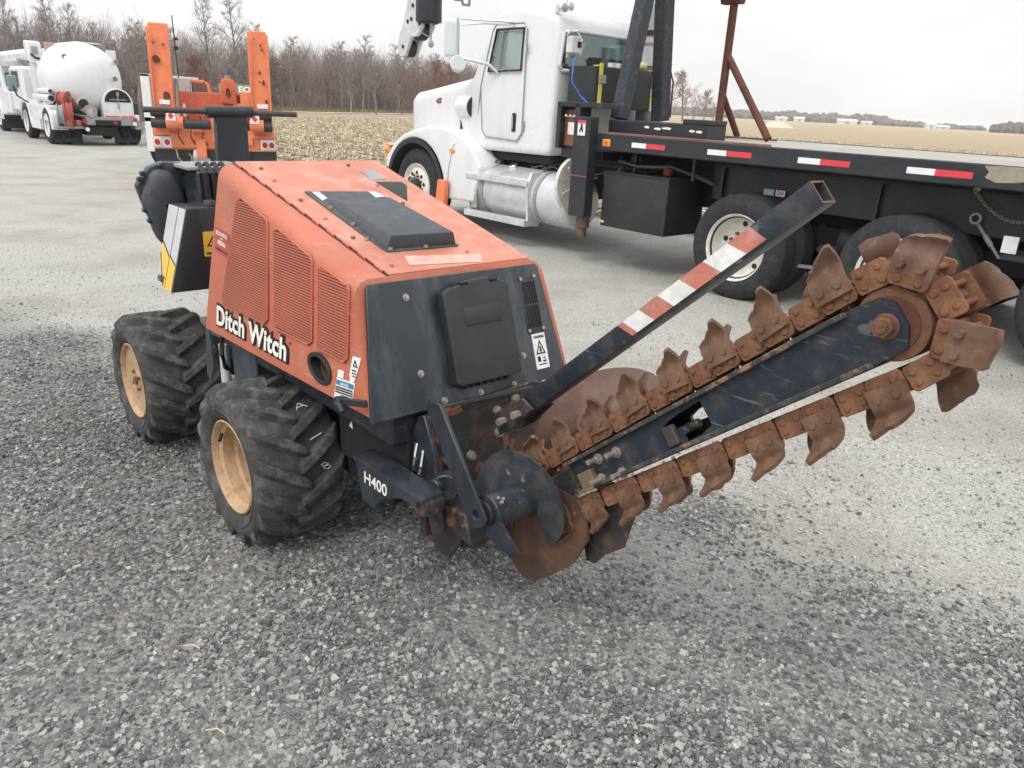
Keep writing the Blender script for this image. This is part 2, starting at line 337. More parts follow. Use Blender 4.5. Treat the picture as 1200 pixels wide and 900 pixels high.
# ------------------------------------------------------------------ ground
FIELD_Y = 8.3   # edge of the gravel, in yard coordinates (parallel to the parked machines)
def fbm(x, y, sc, oc=4, seed=0.0):
    """cheap numpy value noise 0..1"""
    t = np.zeros_like(x, dtype=float); a = 1.0; s = 0.0
    for k in range(oc):
        X, Y = x*sc+seed+17.3*k, y*sc-seed*1.7+9.1*k; xi, yi = np.floor(X), np.floor(Y); fx, fy = X-xi, Y-yi
        fx, fy = fx*fx*(3-2*fx), fy*fy*(3-2*fy)
        h = lambda i, j: np.modf(np.abs(np.sin((i*127.1+j*311.7)*1.0+seed)*43758.5453))[0]
        t += a*((h(xi, yi)*(1-fx)+h(xi+1, yi)*fx)*(1-fy)+(h(xi, yi+1)*(1-fx)+h(xi+1, yi+1)*fx)*fy); s += a; a *= .5; sc *= 2.03
    return t/s
def dark_amount(x, y):
    """1 on fresh dark stone and in the darker ovals, 0 on the pale driven gravel (world metres)"""
    yb = np.interp(x, [-6, -3.4, -2, -.5, .4, .9, 1.3, 2, 4], [5.9, 5.5, 5.1, 4.1, 3.3, 3.0, 2.65, 2.45, 2.2])
    n = fbm(x, y, 1.3, 4, 3.1)-.5; d = (yb-y) + n*1.5
    m = np.clip(d/1.15+.30, 0, 1); m = m*m*(3-2*m)
    # a half-driven, paler patch to the right of the machine
    q = np.exp(-(((x-.75)/.55)**2+((y-2.25)/.55)**2)); m = m*(1-.35*q)
    for cx, cy, rx, ry, k in ((1.32, 2.45, .34, .2, .6), (1.8, 2.2, .3, .25, .55), (.85, 3.0, .35, .16, .45), (1.05, 2.15, .2, .12, .45), (-1.3, 3.4, 1.3, .9, .3)):  # extra darker ovals, the last one beneath the trencher
        m = m + k*np.exp(-(((x-cx)/rx)**2+((y-cy)/ry)**2)*1.2)*(.6+.8*(n+.5))
    return np.clip(m*(.78+.5*n+.1), 0, 1)
def gravel_mat():
    n = NT('crushed_stone_gravel')
    at = n.n('ShaderNodeAttribute', attribute_name='dark').outputs['Fac']
    v = n.voro(62.0); vc = n.n('ShaderNodeSeparateColor'); n.l(v.outputs['Color'], vc.inputs[0])
    v2 = n.voro(150.0); vc2 = n.n('ShaderNodeSeparateColor'); n.l(v2.outputs['Color'], vc2.inputs[0])
    light = n.mix(n.ramp(vc2.outputs[0], (0, 0.0), (1, 1.0)), (.205, .197, .183), (.60, .58, .545))
    light = n.mix(n.ramp(n.noise(420, 3), (.35, 0.0), (.7, 1.0)), light, n.mix(.5, light, (.55, .54, .51)))
    light = n.mix(n.ramp(n.noise(1.1, 5, .6), (.45, 0.0), (.68, .55)), light, (.26, .235, .20))
    light = n.mix(n.ramp(n.noise(.45, 4, .6, vec=n.scaled((.35, 1, 1), (0, 0, R(47.6)))), (.42, 0.0), (.66, .45)), light, (.40, .39, .37))
    dk = n.mix(n.ramp(vc.outputs[0], (0, 0.0), (1, 1.0)), (.075, .073, .072), (.30, .29, .277))
    dk = n.mix(n.ramp(n.noise(2.6, 4), (.5, 0.0), (.72, .5)), dk, (.13, .10, .075))
    col = n.mix(at, light, dk)
    h = n.math('ADD', n.math('MULTIPLY', n.ramp(v.outputs['Distance'], (0, 1.0), (.6, 0.0)), .7), n.math('MULTIPLY', n.noise(300, 4), .35))
    n.bump(h, 1.0, .010)
    return n.fin(col, .92, spec=.2)
GRAVEL = gravel_mat()
def axis_lines(a0, a1, fine0, fine1, step):
    f = np.arange(fine0, fine1+1e-6, step); o = []; x = fine1; s = step
    while x < a1: s *= 1.35; x += s; o.append(min(x, a1))
    l = []; x = fine0; s = step
    while x > a0: s *= 1.35; x -= s; l.append(max(x, a0))
    return np.array(l[::-1]+list(f)+o)
def ground_sheet(name, gx, gy, zf, mat, parent=None):
    X, Y = np.meshgrid(gx, gy); nx, ny = len(gx), len(gy)
    P = np.stack([ORG.x+AX.x*X+AY.x*Y, ORG.y+AX.y*X+AY.y*Y, zf(X, Y)], -1).reshape(-1, 3)
    i = np.arange(nx*ny).reshape(ny, nx); q = np.stack([i[:-1, :-1], i[:-1, 1:], i[1:, 1:], i[1:, :-1]], -1).reshape(-1, 4)
    me = bpy.data.meshes.new(name); me.from_pydata(P.tolist(), [], q.tolist()); me.materials.append(mat)
    me.polygons.foreach_set('use_smooth', [True]*len(me.polygons))
    return me, P
def wz(X, Y): return ORG.x+AX.x*X+AY.x*Y, ORG.y+AX.y*X+AY.y*Y
def gz(X, Y):
    x, y = wz(X, Y); near = np.exp(-((x/9)**2+((y-3)/9)**2))
    return (fbm(x, y, 1.7, 4, 1.0)-.5)*.022*near
me, P = ground_sheet('gravel_lot', axis_lines(-1900, 1900, -5, 4.5, .07), axis_lines(-600, 1900, -3.0, 8.3, .07), gz, GRAVEL)
at = me.attributes.new('dark', 'FLOAT', 'POINT'); at.data.foreach_set('value', dark_amount(P[:, 0], P[:, 1]).astype(np.float32))
g = link('gravel_lot', me); g['kind'] = 'structure'; g['label'] = 'pale driven gravel with fresh dark crushed stone in front'
# loose stones: real faceted stones over the near ground
def polys_mesh(name, V, Fc, mat, attr=None):
    me = bpy.data.meshes.new(name); nv, nf, k = len(V), len(Fc), Fc.shape[1]
    me.vertices.add(nv); me.vertices.foreach_set('co', V.astype(np.float32).ravel())
    me.loops.add(nf*k); me.loops.foreach_set('vertex_index', Fc.astype(np.int32).ravel())
    me.polygons.add(nf); me.polygons.foreach_set('loop_start', (np.arange(nf)*k).astype(np.int32)); me.polygons.foreach_set('loop_total', np.full(nf, k, np.int32))
    me.update(calc_edges=True); me.polygons.foreach_set('use_smooth', [False]*nf); me.materials.append(mat)
    if attr is not None:
        a = me.attributes.new('tone', 'FLOAT', 'POINT'); a.data.foreach_set('value', attr.astype(np.float32))
    return me
def stone_mat(name, stops):
    n = NT(name); t = n.n('ShaderNodeAttribute', attribute_name='tone').outputs['Fac']
    c = n.ramp(t, *stops); c = n.mix(n.ramp(n.noise(180, 4, .7), (.35, .0), (.75, .4)), c, n.mix(.5, c, (.42, .41, .39)))
    n.bump(n.noise(260, 4, .7), .4, .003); return n.fin(c, .85, spec=.25)
IV = np.array([[x, y, z] for x in (-1, 1) for y in (-1, 1) for z in (-1, 1)], float)*.72
IF = np.array([[0, 1, 3], [0, 3, 2], [4, 6, 7], [4, 7, 5], [0, 4, 5], [0, 5, 1], [2, 3, 7], [2, 7, 6], [0, 2, 6], [0, 6, 4], [1, 5, 7], [1, 7, 3]])
def scatter_stones(name, n, smin, smax, ymax, keep, mat, tone):
    d = 1.25*(ymax/1.25)**rng.random(n*3)           # denser towards the camera, as the eye resolves it
    x = (rng.random(n*3)*2-1)*(.78*d+.5); ok = rng.random(n*3) < keep(x, d); x, d = x[ok][:n], d[ok][:n]; m = len(x)
    s = smin*(smax/smin)**(rng.random(m)**1.9)
    var = rng.integers(0, 40, m); shapes = IV[None]*(1+rng.uniform(-.5, .32, (40, 8, 3)))*rng.uniform(.6, 1.3, (40, 1, 3))
    a, b, c = rng.random((3, m))*2*np.pi; b = (b-np.pi)*.22
    ca, sa, cb, sb, cc, sc = np.cos(a), np.sin(a), np.cos(b), np.sin(b), np.cos(c), np.sin(c)
    V = shapes[var]*s[:, None, None]*np.array([1, 1, .68])
    X, Y, Z = V[..., 0], V[..., 1], V[..., 2]
    X, Y = X*cc[:, None]-Y*sc[:, None], X*sc[:, None]+Y*cc[:, None]
    Y, Z = Y*cb[:, None]-Z*sb[:, None], Y*sb[:, None]+Z*cb[:, None]
    X, Y = X*ca[:, None]-Y*sa[:, None], X*sa[:, None]+Y*ca[:, None]
    V = np.stack([X+x[:, None], Y+d[:, None], Z+(s*rng.uniform(-.3, .34, m))[:, None]], -1).reshape(-1, 3)
    Fc = (IF[None]+(np.arange(m)*8)[:, None, None]).reshape(-1, 3)
    o = link(name, polys_mesh(name, V, Fc, mat, np.repeat(tone(x, d, rng.random(m)), 8))); o['kind'] = 'stuff'; return o
st = stone_mat('loose_stone', ((0, (.045, .044, .044)), (.3, (.13, .127, .124)), (.6, (.275, .267, .256)), (.85, (.41, .40, .38)), (1, (.58, .565, .535))))
o = scatter_stones('loose_gravel', 142000, .0024, .0140, 6.2, lambda x, y: .015+.985*dark_amount(x, y), st, lambda x, y, q: np.clip(.10+q**1.4*.74+.10*(1-dark_amount(x, y))+.08*(fbm(x, y, 1.2, 3, 8)-.5), 0, 1))
o['label'] = 'loose dark crushed stones lying in the foreground'
o = scatter_stones('pale_gravel', 26000, .0022, .009, 9.0, lambda x, y: 1-.8*dark_amount(x, y), st, lambda x, y, q: np.clip(.38+.66*q, 0, 1))
o['label'] = 'pale loose gravel on the driven ground'
# straw and dry twigs on the stones
mb = MB()
for k in range(46):
    y = random.uniform(1.5, 4.2); x = random.uniform(-.7, .7)*y; a = random.uniform(0, 6.28); l = random.uniform(.015, .05); h = .018
    mb.tube([(x, y, h), (x+l*.5*math.cos(a), y+l*.5*math.sin(a), h+.004), (x+l*math.cos(a+.4), y+l*math.sin(a+.4), h)], random.uniform(.0007, .0016), 4)
for x, y in ((-.78, 1.62), (-.98, 1.95)):
    mb.tube([(x, y, .022), (x+.03, y+.004, .026), (x+.055, y-.008, .022)], .0022, 5)
o = mb.obj('straw_litter', plain('dry_straw', (.55, .46, .32), .8), off=Vector()); o['kind'] = 'stuff'; o['label'] = 'bits of dry straw scattered on the stones'
# ------------------------------------------------------------------ stubble field
def field_mat():
    n = NT('corn_stubble'); 
    rowv = n.scaled((1.3, .05, 1), (0, 0, 0)); 
    v = n.voro(7.0); vc = n.n('ShaderNodeSeparateColor'); n.l(v.outputs['Color'], vc.inputs[0])
    c = n.mix(vc.outputs[0], (.36, .31, .225), (.64, .57, .44))
    c = n.mix(n.ramp(n.noise(22, 6, .75), (.44, 0.0), (.66, .7)), c, (.22, .175, .12))
    c = n.mix(n.ramp(n.noise(3.0, 7, .7), (.5, 0.0), (.7, .6)), c, (.68, .62, .50))
    c = n.mix(n.ramp(n.noise(.09, 5, .6), (.4, 0.0), (.65, .5)), c, (.48, .42, .31))
    c = n.mix(1.0, c, (.93, .86, .76), 'MULTIPLY'); n.bump(n.noise(14, 7, .75), .9, .12); return n.fin(c, .95, spec=.1)
def fz(X, Y):
    e = np.clip((Y-FIELD_Y)/.5, 0, 1); return -.03 + .07*e + (fbm(X, Y, .9, 3, 5)-.5)*.06*e*np.exp(-Y/60)
FM = field_mat()
me, P = ground_sheet('stubble_field', axis_lines(-1880, 1880, -30, 6, .5), axis_lines(FIELD_Y, 1880, FIELD_Y, 30, .25), fz, FM)
g = link('stubble_field', me); g['kind'] = 'structure'; g['label'] = 'harvested corn field of pale stubble'
def stubble(n):
    Y = FIELD_Y+.3+55*rng.random(n)**2.0; X = -55+80*rng.random(n); Y = FIELD_Y+.3+np.round((Y-FIELD_Y)/.76)*.76+rng.normal(0, .12, n)
    wx, wy = wz(X, Y); keep = (wy > 3) & (np.abs(wx/wy) < .8); X, Y, wx, wy = X[keep], Y[keep], wx[keep], wy[keep]; m = len(X)
    lie = rng.random(m) < .72; L_ = np.where(lie, rng.uniform(.08, .3, m), rng.uniform(.08, .2, m)); a = rng.random(m)*6.283; ww = rng.uniform(.007, .024, m)
    dx, dy, dz = np.where(lie, np.cos(a), .15*np.cos(a))*L_, np.where(lie, np.sin(a), .15*np.sin(a))*L_, np.where(lie, rng.uniform(-.02, .07, m), L_)
    z0 = np.where(lie, .06, .02); b = np.stack([wx, wy, z0], -1); t = b+np.stack([dx, dy, dz], -1); sd_ = np.stack([-np.sin(a)*ww, np.cos(a)*ww, np.where(lie, ww*.4, 0)], -1)
    V = np.stack([b-sd_, b+sd_, t+sd_*.6, t-sd_*.6], 1).reshape(-1, 3); Fc = np.arange(m*4).reshape(-1, 4)
    return polys_mesh('corn_stubble', V, Fc, SM, np.repeat(rng.random(m), 4))
n = NT('dry_corn_leaf'); t = n.n('ShaderNodeAttribute', attribute_name='tone').outputs['Fac']; SM = n.fin(n.ramp(t, (0, (.22, .18, .12)), (.4, (.48, .42, .31)), (1, (.76, .68, .52))), .9, spec=.1)
o = link('corn_stubble', stubble(170000)); o['kind'] = 'stuff'; o['label'] = 'dry corn stalks and leaves lying on the field'
# ------------------------------------------------------------------ the trencher
T = thing('trencher', 'orange ride-on ditch trencher with a raised rusty digging chain, standing on the gravel', 'trencher', ORG, YAW)
YC = .575
def ysd(z): return .145+.10*(z-.72)           # outer skin of the left hood side
# hood shell: rounded cross-sections lofted from front to back
def section(front):
    zb, zt, xb, xt = (.705, 1.385, -.535, -.42) if front else (.735, 1.125, .762, .615)
    L_ = [(ysd(zb), zb), (ysd(zb+.02), zb+.02)]
    zs = zt-.06; ys = ysd(zs)
    for k in range(1, 6): L_.append((ysd(zb+(zs-zb)*k/6), zb+(zs-zb)*k/6))
    L_ += [(ys+.065*(1-math.cos(a)), zs+.06*math.sin(a)) for a in [R(15*k) for k in range(7)]]
    Lr = [(2*YC-y, z) for y, z in L_[::-1]]
    return [Vector((xb+(xt-xb)*(z-zb)/(zt-zb), y, z)) for y, z in L_+[(YC, zt)]+Lr]
A_, B_ = section(True), section(False); N_ = 14
mb = MB(); mb.grid([[A_[k].lerp(B_[k], i/N_) for k in range(len(A_))] for i in range(N_+1)])
mb.bm.faces.new([mb.bm.verts.new(q) for q in A_])
bmesh.ops.remove_doubles(mb.bm, verts=mb.bm.verts, dist=1e-5); mb.bm.faces.new([mb.bm.verts.new(q) for q in B_]); mb.bm.faces.new([mb.bm.verts.new(q) for q in (A_[0], A_[-1])]+[mb.bm.verts.new(B_[-1].lerp(A_[-1], 1-i/N_)) for i in range(1, N_+1)]+[mb.bm.verts.new(B_[0].lerp(A_[0], i/N_)) for i in range(N_)]); bmesh.ops.remove_doubles(mb.bm, verts=mb.bm.verts, dist=1e-5)
hood = mb.obj('hood', 'orange', T, smooth=40, off=Vector())
ZT = lambda x: 1.385-.2512*(x+.42)
# lid on top of the hood, with the hinge seam
def strip(y0f, y0r, y1f, y1r, x0, x1, lift, th):
    mb = MB(); n = 6; P = []
    for i in range(n+1):
        f = i/n; x = x0+(x1-x0)*f; P.append([Vector((x, y0f+(y0r-y0f)*f, ZT(x)+lift)), Vector((x, y1f+(y1r-y1f)*f, ZT(x)+lift))])
    mb.grid(P); bm = mb.bm; g_ = bmesh.ops.extrude_face_region(bm, geom=list(bm.faces)); bmesh.ops.translate(bm, vec=(0, 0, -th), verts=[v for v in g_['geom'] if isinstance(v, bmesh.types.BMVert)]); return mb
lid = strip(.272, .318, .915, .915, -.418, .612, .006, .006).obj('lid', 'orange_faded', hood, off=Vector())
strip(.262, .308, .271, .317, -.418, .612, .0015, .002).obj('hinge_seam', 'ink', hood, off=Vector())
for i in range(11):
    f = (i+.5)/11; x = -.418+1.03*f; y = .267+.046*f
    MB().cyl((x-.022, y, ZT(x-.022)+.005), (x+.022, y, ZT(x+.022)+.005), .0045, n=8).obj('hinge_knuckle', 'orange', hood, off=Vector())
for (x, y) in ((-.351, .738), (-.12, .735), (.075, .729), (.269, .734), (-.33, .34), (-.20, .33), (.0, .335), (.17, .34), (.34, .35), (.56, .36), (.52, .70), (.36, .39)):
    MB().cyl((x, y, ZT(x)+.006), (x, y, ZT(x)+.013), .009, .007, 8).obj('bolt', random.choice(['rust', 'orange_faded']), hood, off=Vector())
# rear rim of the hood (orange lip round the black panel)
def rim(sc_): return [Vector((q.x+.001, YC+(q.y-YC)*sc_, q.z)) for q in B_]
mb = MB(); ring0 = [mb.bm.verts.new(q) for q in B_]; ring1 = [mb.bm.verts.new(Vector((q.x, YC+(q.y-YC)*.955, .735+(q.z-.735)*.965+.006))) for q in B_]
for i in range(len(B_)-1): mb.bm.faces.new((ring0[i], ring0[i+1], ring1[i+1], ring1[i]))
mb.obj('rear_lip', 'orange', hood, off=Vector())
# grilles
G1 = [(-.235, 1.262), (-.20, 1.277), (.013, 1.232), (.028, 1.22), (.057, .876), (.03, .856), (-.337, .853), (-.356, .868)]
G2 = [(.078, 1.196), (.108, 1.208), (.347, 1.157), (.364, 1.143), (.391, .881), (.367, .864), (.135, .858), (.108, .87)]
G3 = [(.408, 1.122), (.431, 1.135), (.592, 1.108), (.604, 1.095), (.622, .887), (.605, .868), (.443, .864), (.424, .878)]
def span(poly, z):
    xs = []
    for (x0, z0), (x1, z1) in zip(poly, poly[1:]+poly[:1]):
        if (z0-z)*(z1-z) < 0: xs.append(x0+(x1-x0)*(z-z0)/(z1-z0))
    return (min(xs), max(xs)) if len(xs) > 1 else None
for G in (G1, G2, G3):
    mb = MB(); f = [mb.bm.verts.new((x, ysd(z)-.002, z)) for x, z in G]; mb.bm.faces.new(f); gr = mb.obj('grille', 'grille_dark', hood, off=Vector())
    mb = MB(); z = min(q[1] for q in G)+.006
    while z < max(q[1] for q in G)-.004:
        s_ = span(G, z)
        if s_:
            x0, x1 = s_; y = ysd(z)
            mb.hexa([(x0, y-.0025, z-.002), (x1, y-.0025, z-.002), (x1, y-.0025, z+.003), (x0, y-.0025, z+.003), (x0, y-.0085, z-.0035), (x1, y-.0085, z-.0035), (x1, y-.006, z+.002), (x0, y-.006, z+.002)])
        z += .0092
    for q in range(9):
        pass
    s_ = mb.obj('louvre', 'grille', gr, smooth=0, off=Vector()); s_['kind'] = 'stuff'
    mb = MB(); mb.tube([(x, ysd(z)-.004, z) for x, z in G+G[:1]], .0045, 6); mb.obj('grille_bead', 'orange', gr, off=Vector())
# lettering on the side
up = Vector((0, .1, 1)).normalized(); rd = Vector((1, 0, .018)).normalized()
put_text('lettering_outline', 'Ditch Witch', 'ink', hood, (-.415, ysd(.742)-.0015, .742), rd, up, width=.645, height=.098, bold=.085, space=1.02, lift=.0005, thick=.0015)
put_text('lettering', 'Ditch Witch', 'inkwhite', hood, (-.404, ysd(.752)-.0035, .751), rd, up, width=.622, height=.080, bold=.03, space=1.045, lift=.0025, thick=.001)
put_text('registered_mark', '®', 'ink', hood, (.228, ysd(.825)-.002, .826), rd, up, height=.014, lift=.001)
# exhaust outlet in the side
mb = MB(); e = [(.45+.075*math.cos(t)*1.02-.02*math.sin(t)*.5, .803+.052*math.sin(t)) for t in [2*math.pi*i/28 for i in range(28)]]
e2 = [(.45+(a-.45)*.76, .803+(b-.803)*.74) for a, b in e]
mb.prism(e, (0, -.012, 0), (0, ysd(.80)+.004, 0), holes=(e2,)); ex = mb.obj('exhaust_outlet', 'plastic', hood, bev=.003, off=Vector()); e3 = [(.45+(a-.45)*.80, .803+(b-.803)*.78) for a, b in e]; cut(hood, [MB().prism(e3, (0, .16, 0), (0, .10, 0))], 'under')
mb = MB(); mb.lathe([(.0, .038), (.07, .034), (.07, .030), (.0, .034)], (.455, .172, .798), (0, 1, 0), 24, True); mb.obj('exhaust_pipe', 'rust_frame', ex, off=Vector()); MB().prism([(.45+(a-.45)*.9, .803+(b-.803)*.9) for a, b in e], (0, .004, 0), (0, .235, 0)).obj('exhaust_depth_shade', 'ink', ex, off=Vector())  # the black disc paints in the dark depth of the outlet
def decal(name, pts, parent, mat='paper', base=None): 
    mb = MB(); v = [mb.bm.verts.new((x, ysd(z)-.003, z)) for x, z in pts]; mb.bm.faces.new(v); g_ = bmesh.ops.extrude_face_region(mb.bm, geom=list(mb.bm.faces)); bmesh.ops.translate(mb.bm, vec=(0, .002, 0), verts=[v for v in g_['geom'] if isinstance(v, bmesh.types.BMVert)])
    return mb.obj(name, mat, parent, smooth=0, off=Vector())
d_ = decal('warning_decal', [(.649, .898), (.697, .903), (.672, .83), (.66, .815), (.642, .817), (.637, .84)], hood)
mb = MB(); mb.prism([(.655, .868), (.684, .870), (.668, .893)], (0, -.001, 0), (0, ysd(.87)-.0035, 0), holes=([(.661, .872), (.677, .873), (.668, .887)],)); mb.obj('warning_triangle', 'ink', d_, off=Vector())
mb = MB()
for k in range(3): mb.prism([(.652, .858-.010*k), (.676, .860-.010*k), (.675, .856-.010*k), (.652, .854-.010*k)], (0, -.001, 0), (0, ysd(.85)-.0035, 0))
mb.obj('warning_lines', 'ink', d_, off=Vector())
d_ = decal('notice_decal', [(.561, .805), (.672, .818), (.664, .755), (.551, .735)], hood)
mb = MB(); mb.prism([(.564, .800), (.668, .813), (.666, .797), (.561, .783)], (0, -.001, 0), (0, ysd(.79)-.0035, 0)); mb.obj('notice_band', 'blue', d_, off=Vector())
put_text('notice_word', 'NOTICE', 'inkwhite', d_, (.590, ysd(.79)-.0045, .789), (1, 0, .12), up, width=.05, height=.010, bold=.02, lift=.0003)
mb = MB()
for k in range(5): mb.prism([(.560-.001*k, .778-.0085*k), (.664, .791-.0085*k), (.664, .787-.0085*k), (.560-.001*k, .773-.0085*k)], (0, -.001, 0), (0, ysd(.77)-.0035, 0))
mb.obj('notice_lines', 'ink', d_, off=Vector())
decal('small_decal', [(.567, .833), (.603, .837), (.601, .812), (.565, .808)], hood)
d_ = decal('maker_decal', [(-.442, 1.141), (-.306, 1.128), (-.298, 1.03), (-.44, 1.045)], hood, worn('maroon_decal', (.42, .075, .05), scale=20, rough=.5))
for k, (wd, tx) in enumerate(((.105, 'DITCH WITCH'), (.02, 'of'), (.085, 'INDIANA'))):
    put_text('maker_word', tx, 'inkwhite', d_, (-.37-wd/2, ysd(1.1)-.0045, (1.113, 1.098, 1.075)[k]), (1, 0, -.08), up, width=wd, height=(.016, .008, .018)[k], bold=.02, lift=.001)
mb = MB(); mb.prism([(-.43, 1.062), (-.31, 1.05), (-.31, 1.045), (-.43, 1.057)], (0, -.001, 0), (0, ysd(1.05)-.0035, 0)); mb.obj('maker_line', 'ink', d_, off=Vector())
# side latch
mb = MB(); mb.cyl((.67, .115, .768), (.67, .085, .768), .016, .02, 12); mb.tube([(.655, .10, .775), (.68, .09, .768), (.70, .09, .745)], .011, 8); mb.bar((.67, .10, .77), (.78, .128, .79), .012, .022); mb.obj('side_latch', 'plastic', hood, bev=.002, off=Vector())
# air scoop on the lid
sc0 = [(-.075, .389), (-.048, .672), (.016, .692), (.475, .70), (.470, .405), (.449, .399)]
mb = MB(); b_ = [mb.bm.verts.new((x, y, ZT(x)+.007)) for x, y in sc0]; t_ = [mb.bm.verts.new((x, y, ZT(x)+.012)) for x, y in sc0]
mb.bm.faces.new(b_[::-1]); mb.bm.faces.new(t_)
for i in range(6): mb.bm.faces.new((b_[i], b_[(i+1) % 6], t_[(i+1) % 6], t_[i]))
scoop = mb.obj('air_scoop', 'greyplastic', hood, bev=.002, off=Vector())
q = [(.03, .415, 0), (.03, .70, 0), (.465, .695, 0), (.455, .41, 0)]; tq = [(.045, .455, .010), (.045, .69, .010), (.475, .675, .048), (.462, .425, .048)]
mb = MB(); mb.hexa([(x, y, ZT(x)+.010) for x, y, _ in q]+[(x, y, ZT(x)+.012+h) for x, y, h in tq]); mb.obj('scoop_cover', 'greyplastic', scoop, bev=.006, seg=2, off=Vector())
for pts in ([(-.062, .412), (-.060, .442), (.005, .442), (.028, .408)], [(-.044, .645), (-.041, .675), (.015, .686), (.022, .64)]):
    mb = MB(); v = [mb.bm.verts.new((x, y, ZT(x)+.0135)) for x, y in pts]; mb.bm.faces.new(v); mb.obj('scoop_label', 'silver', scoop, off=Vector())
for x, y in ((.462, .42), (.468, .56), (.25, .405), (.1, .402)): MB().cyl((x, y, ZT(x)+.012), (x, y, ZT(x)+.02), .008, n=8).obj('bolt', 'bolt', scoop, off=Vector())
mb = MB(); v = [mb.bm.verts.new((x, y, ZT(x)+.0075)) for x, y in ((-.292, .762), (-.289, .829), (-.188, .822), (-.178, .747))]; mb.bm.faces.new(v); mb.obj('grey_label', 'greysteel', hood, off=Vector())
mb = MB(); v = [mb.bm.verts.new((x, y, ZT(x)+.0075)) for x, y in ((.505, .445), (.548, .744), (.605, .704), (.572, .422))]; mb.bm.faces.new(v); mb.obj('faded_label', worn('faded_pink_label', (.66, .36, .30), dust=(.70, .55, .5), dust_amt=.8, scale=14), hood, off=Vector())
# black block painting the shade of a hand pocket at the lid's far edge
mb = MB(); mb.hexa([(-.159, .752, ZT(-.159)-.01), (-.150, .925, ZT(-.15)-.05), (.03, .93, ZT(.03)-.07), (.050, .765, ZT(.05)-.01), (-.159, .752, ZT(-.159)+.0075), (-.150, .872, ZT(-.15)+.0075), (-.11, .870, ZT(-.11)+.0075), (.050, .765, ZT(.05)+.0075)]); mb.obj('pocket_shade', 'ink', hood, off=Vector())
# rear panel
def PT(v): return Vector((.633+(.772-.633)*v, 0, 1.112+(.715-1.112)*v))     # down the panel
PN = Vector((.397, 0, .136)).normalized(); PV = Vector((-.136, 0, .397)).normalized()
def pp(y, v, o=0.0): q = PT(v)+PN*o; return Vector((q.x, y, q.z))
mb = MB(); ol = [(.226, .0), (.924, .0), (.934, .03), (.986, .97), (.982, 1.0), (.150, 1.0), (.146, .97), (.216, .03)]
mb.bm.faces.new([mb.bm.verts.new(pp(y, v, .006)) for y, v in ol]); g_ = bmesh.ops.extrude_face_region(mb.bm, geom=list(mb.bm.faces)); bmesh.ops.translate(mb.bm, vec=-PN*.012, verts=[v for v in g_['geom'] if isinstance(v, bmesh.types.BMVert)])
panel = mb.obj('rear_panel', worn('black_rear_panel', (.020, .028, .036), dust=(.15, .17, .18), dust_amt=.55, rough=.38, scale=3.5, streak=True, chip=(.10, .055, .03), chip_lo=.76, spec=.6), T, bev=.002, off=Vector())
def pbox(y0, y1, v0, v1, h, h0=.006, tp=.0):
    mb = MB(); b_ = [pp(y0, v1, h0), pp(y1, v1, h0), pp(y1, v0, h0), pp(y0, v0, h0)]; t_ = [pp(y0+tp, v1-tp*2.4, h), pp(y1-tp, v1-tp*2.4, h), pp(y1-tp, v0+tp*2.4, h), pp(y0+tp, v0+tp*2.4, h)]; return mb.hexa(b_+t_)
mbx = MB(); ol = [(.463, .14), (.50, .105), (.53, .105), (.545, .07), (.655, .055), (.67, .09), (.705, .09), (.742, .125), (.738, .86), (.72, .88), (.475, .88), (.459, .86)]
mbx.bm.faces.new([mbx.bm.verts.new(pp(y, v, .052)) for y, v in ol]); g_ = bmesh.ops.extrude_face_region(mbx.bm, geom=list(mbx.bm.faces)); bmesh.ops.translate(mbx.bm, vec=-PN*.046, verts=[v for v in g_['geom'] if isinstance(v, bmesh.types.BMVert)])
box_ = mbx.obj('manual_box', 'plastic', panel, bev=.010, seg=3, off=Vector())
pbox(.53, .685, .28, .43, .0545, .05, .002).obj('box_recess', plain('matt_label_field', (.028, .030, .034), .6), box_, bev=.001, off=Vector())
for y in (.535, .66): pbox(y, y+.035, .075, .10, .058, .03).obj('box_clip', 'ink', box_, bev=.003, off=Vector())
for k in range(7): pbox(.50+.03*k, .515+.03*k, .878, .905, .03, .008).obj('box_tab', 'ink', box_, bev=.002, off=Vector())
vent = pbox(.832, .908, .10, .585, .009, .006, .003).obj('vent', 'black', panel, bev=.001, off=Vector()); mb = MB()
for r_ in range(2):
    for k in range(8):
        y = .840+.0080*k; b_ = pbox(y, y+.0042, .145+.205*r_, .335+.205*r_, .0098, .007); me = b_.mesh('slot', 'ink', smooth=0, off=Vector()); mb.bm.from_mesh(me); bpy.data.meshes.remove(me)
mb.obj('slot_shade', plain('slot_shade_black', (.003, .003, .003), .9), vent, smooth=0, off=Vector())  # raised black pieces stand in for the shade inside the vent
for y, v in ((.836, .115), (.902, .105), (.838, .56), (.906, .555)): MB().cyl(pp(y, v, .009), pp(y, v, .013), .0065, n=10).obj('rivet', 'bolt', vent, off=Vector())
wl = pbox(.845, .908, .595, .90, .0078, .006).obj('warning_label', 'paper', panel, off=Vector())
mb = MB(); o_ = pp(.876, .72, .0085); mb.prism([(-.023, -.022), (.023, -.022), (0, .03)], PN*.0006, o_, (0, 1, 0), PV, holes=([(-.016, -.017), (.016, -.017), (0, .02)],)); mb.prism([(-.005, -.014), (.006, -.014), (.003, .006), (-.003, .004)], PN*.0006, o_, (0, 1, 0), PV); mb.obj('warning_triangle', 'ink', wl, off=Vector())
put_text('warning_word', 'WARNING', 'ink', wl, pp(.852, .635, .008), (0, 1, 0), PV, width=.05, height=.010, bold=.015, lift=.0004)
mb = MB()
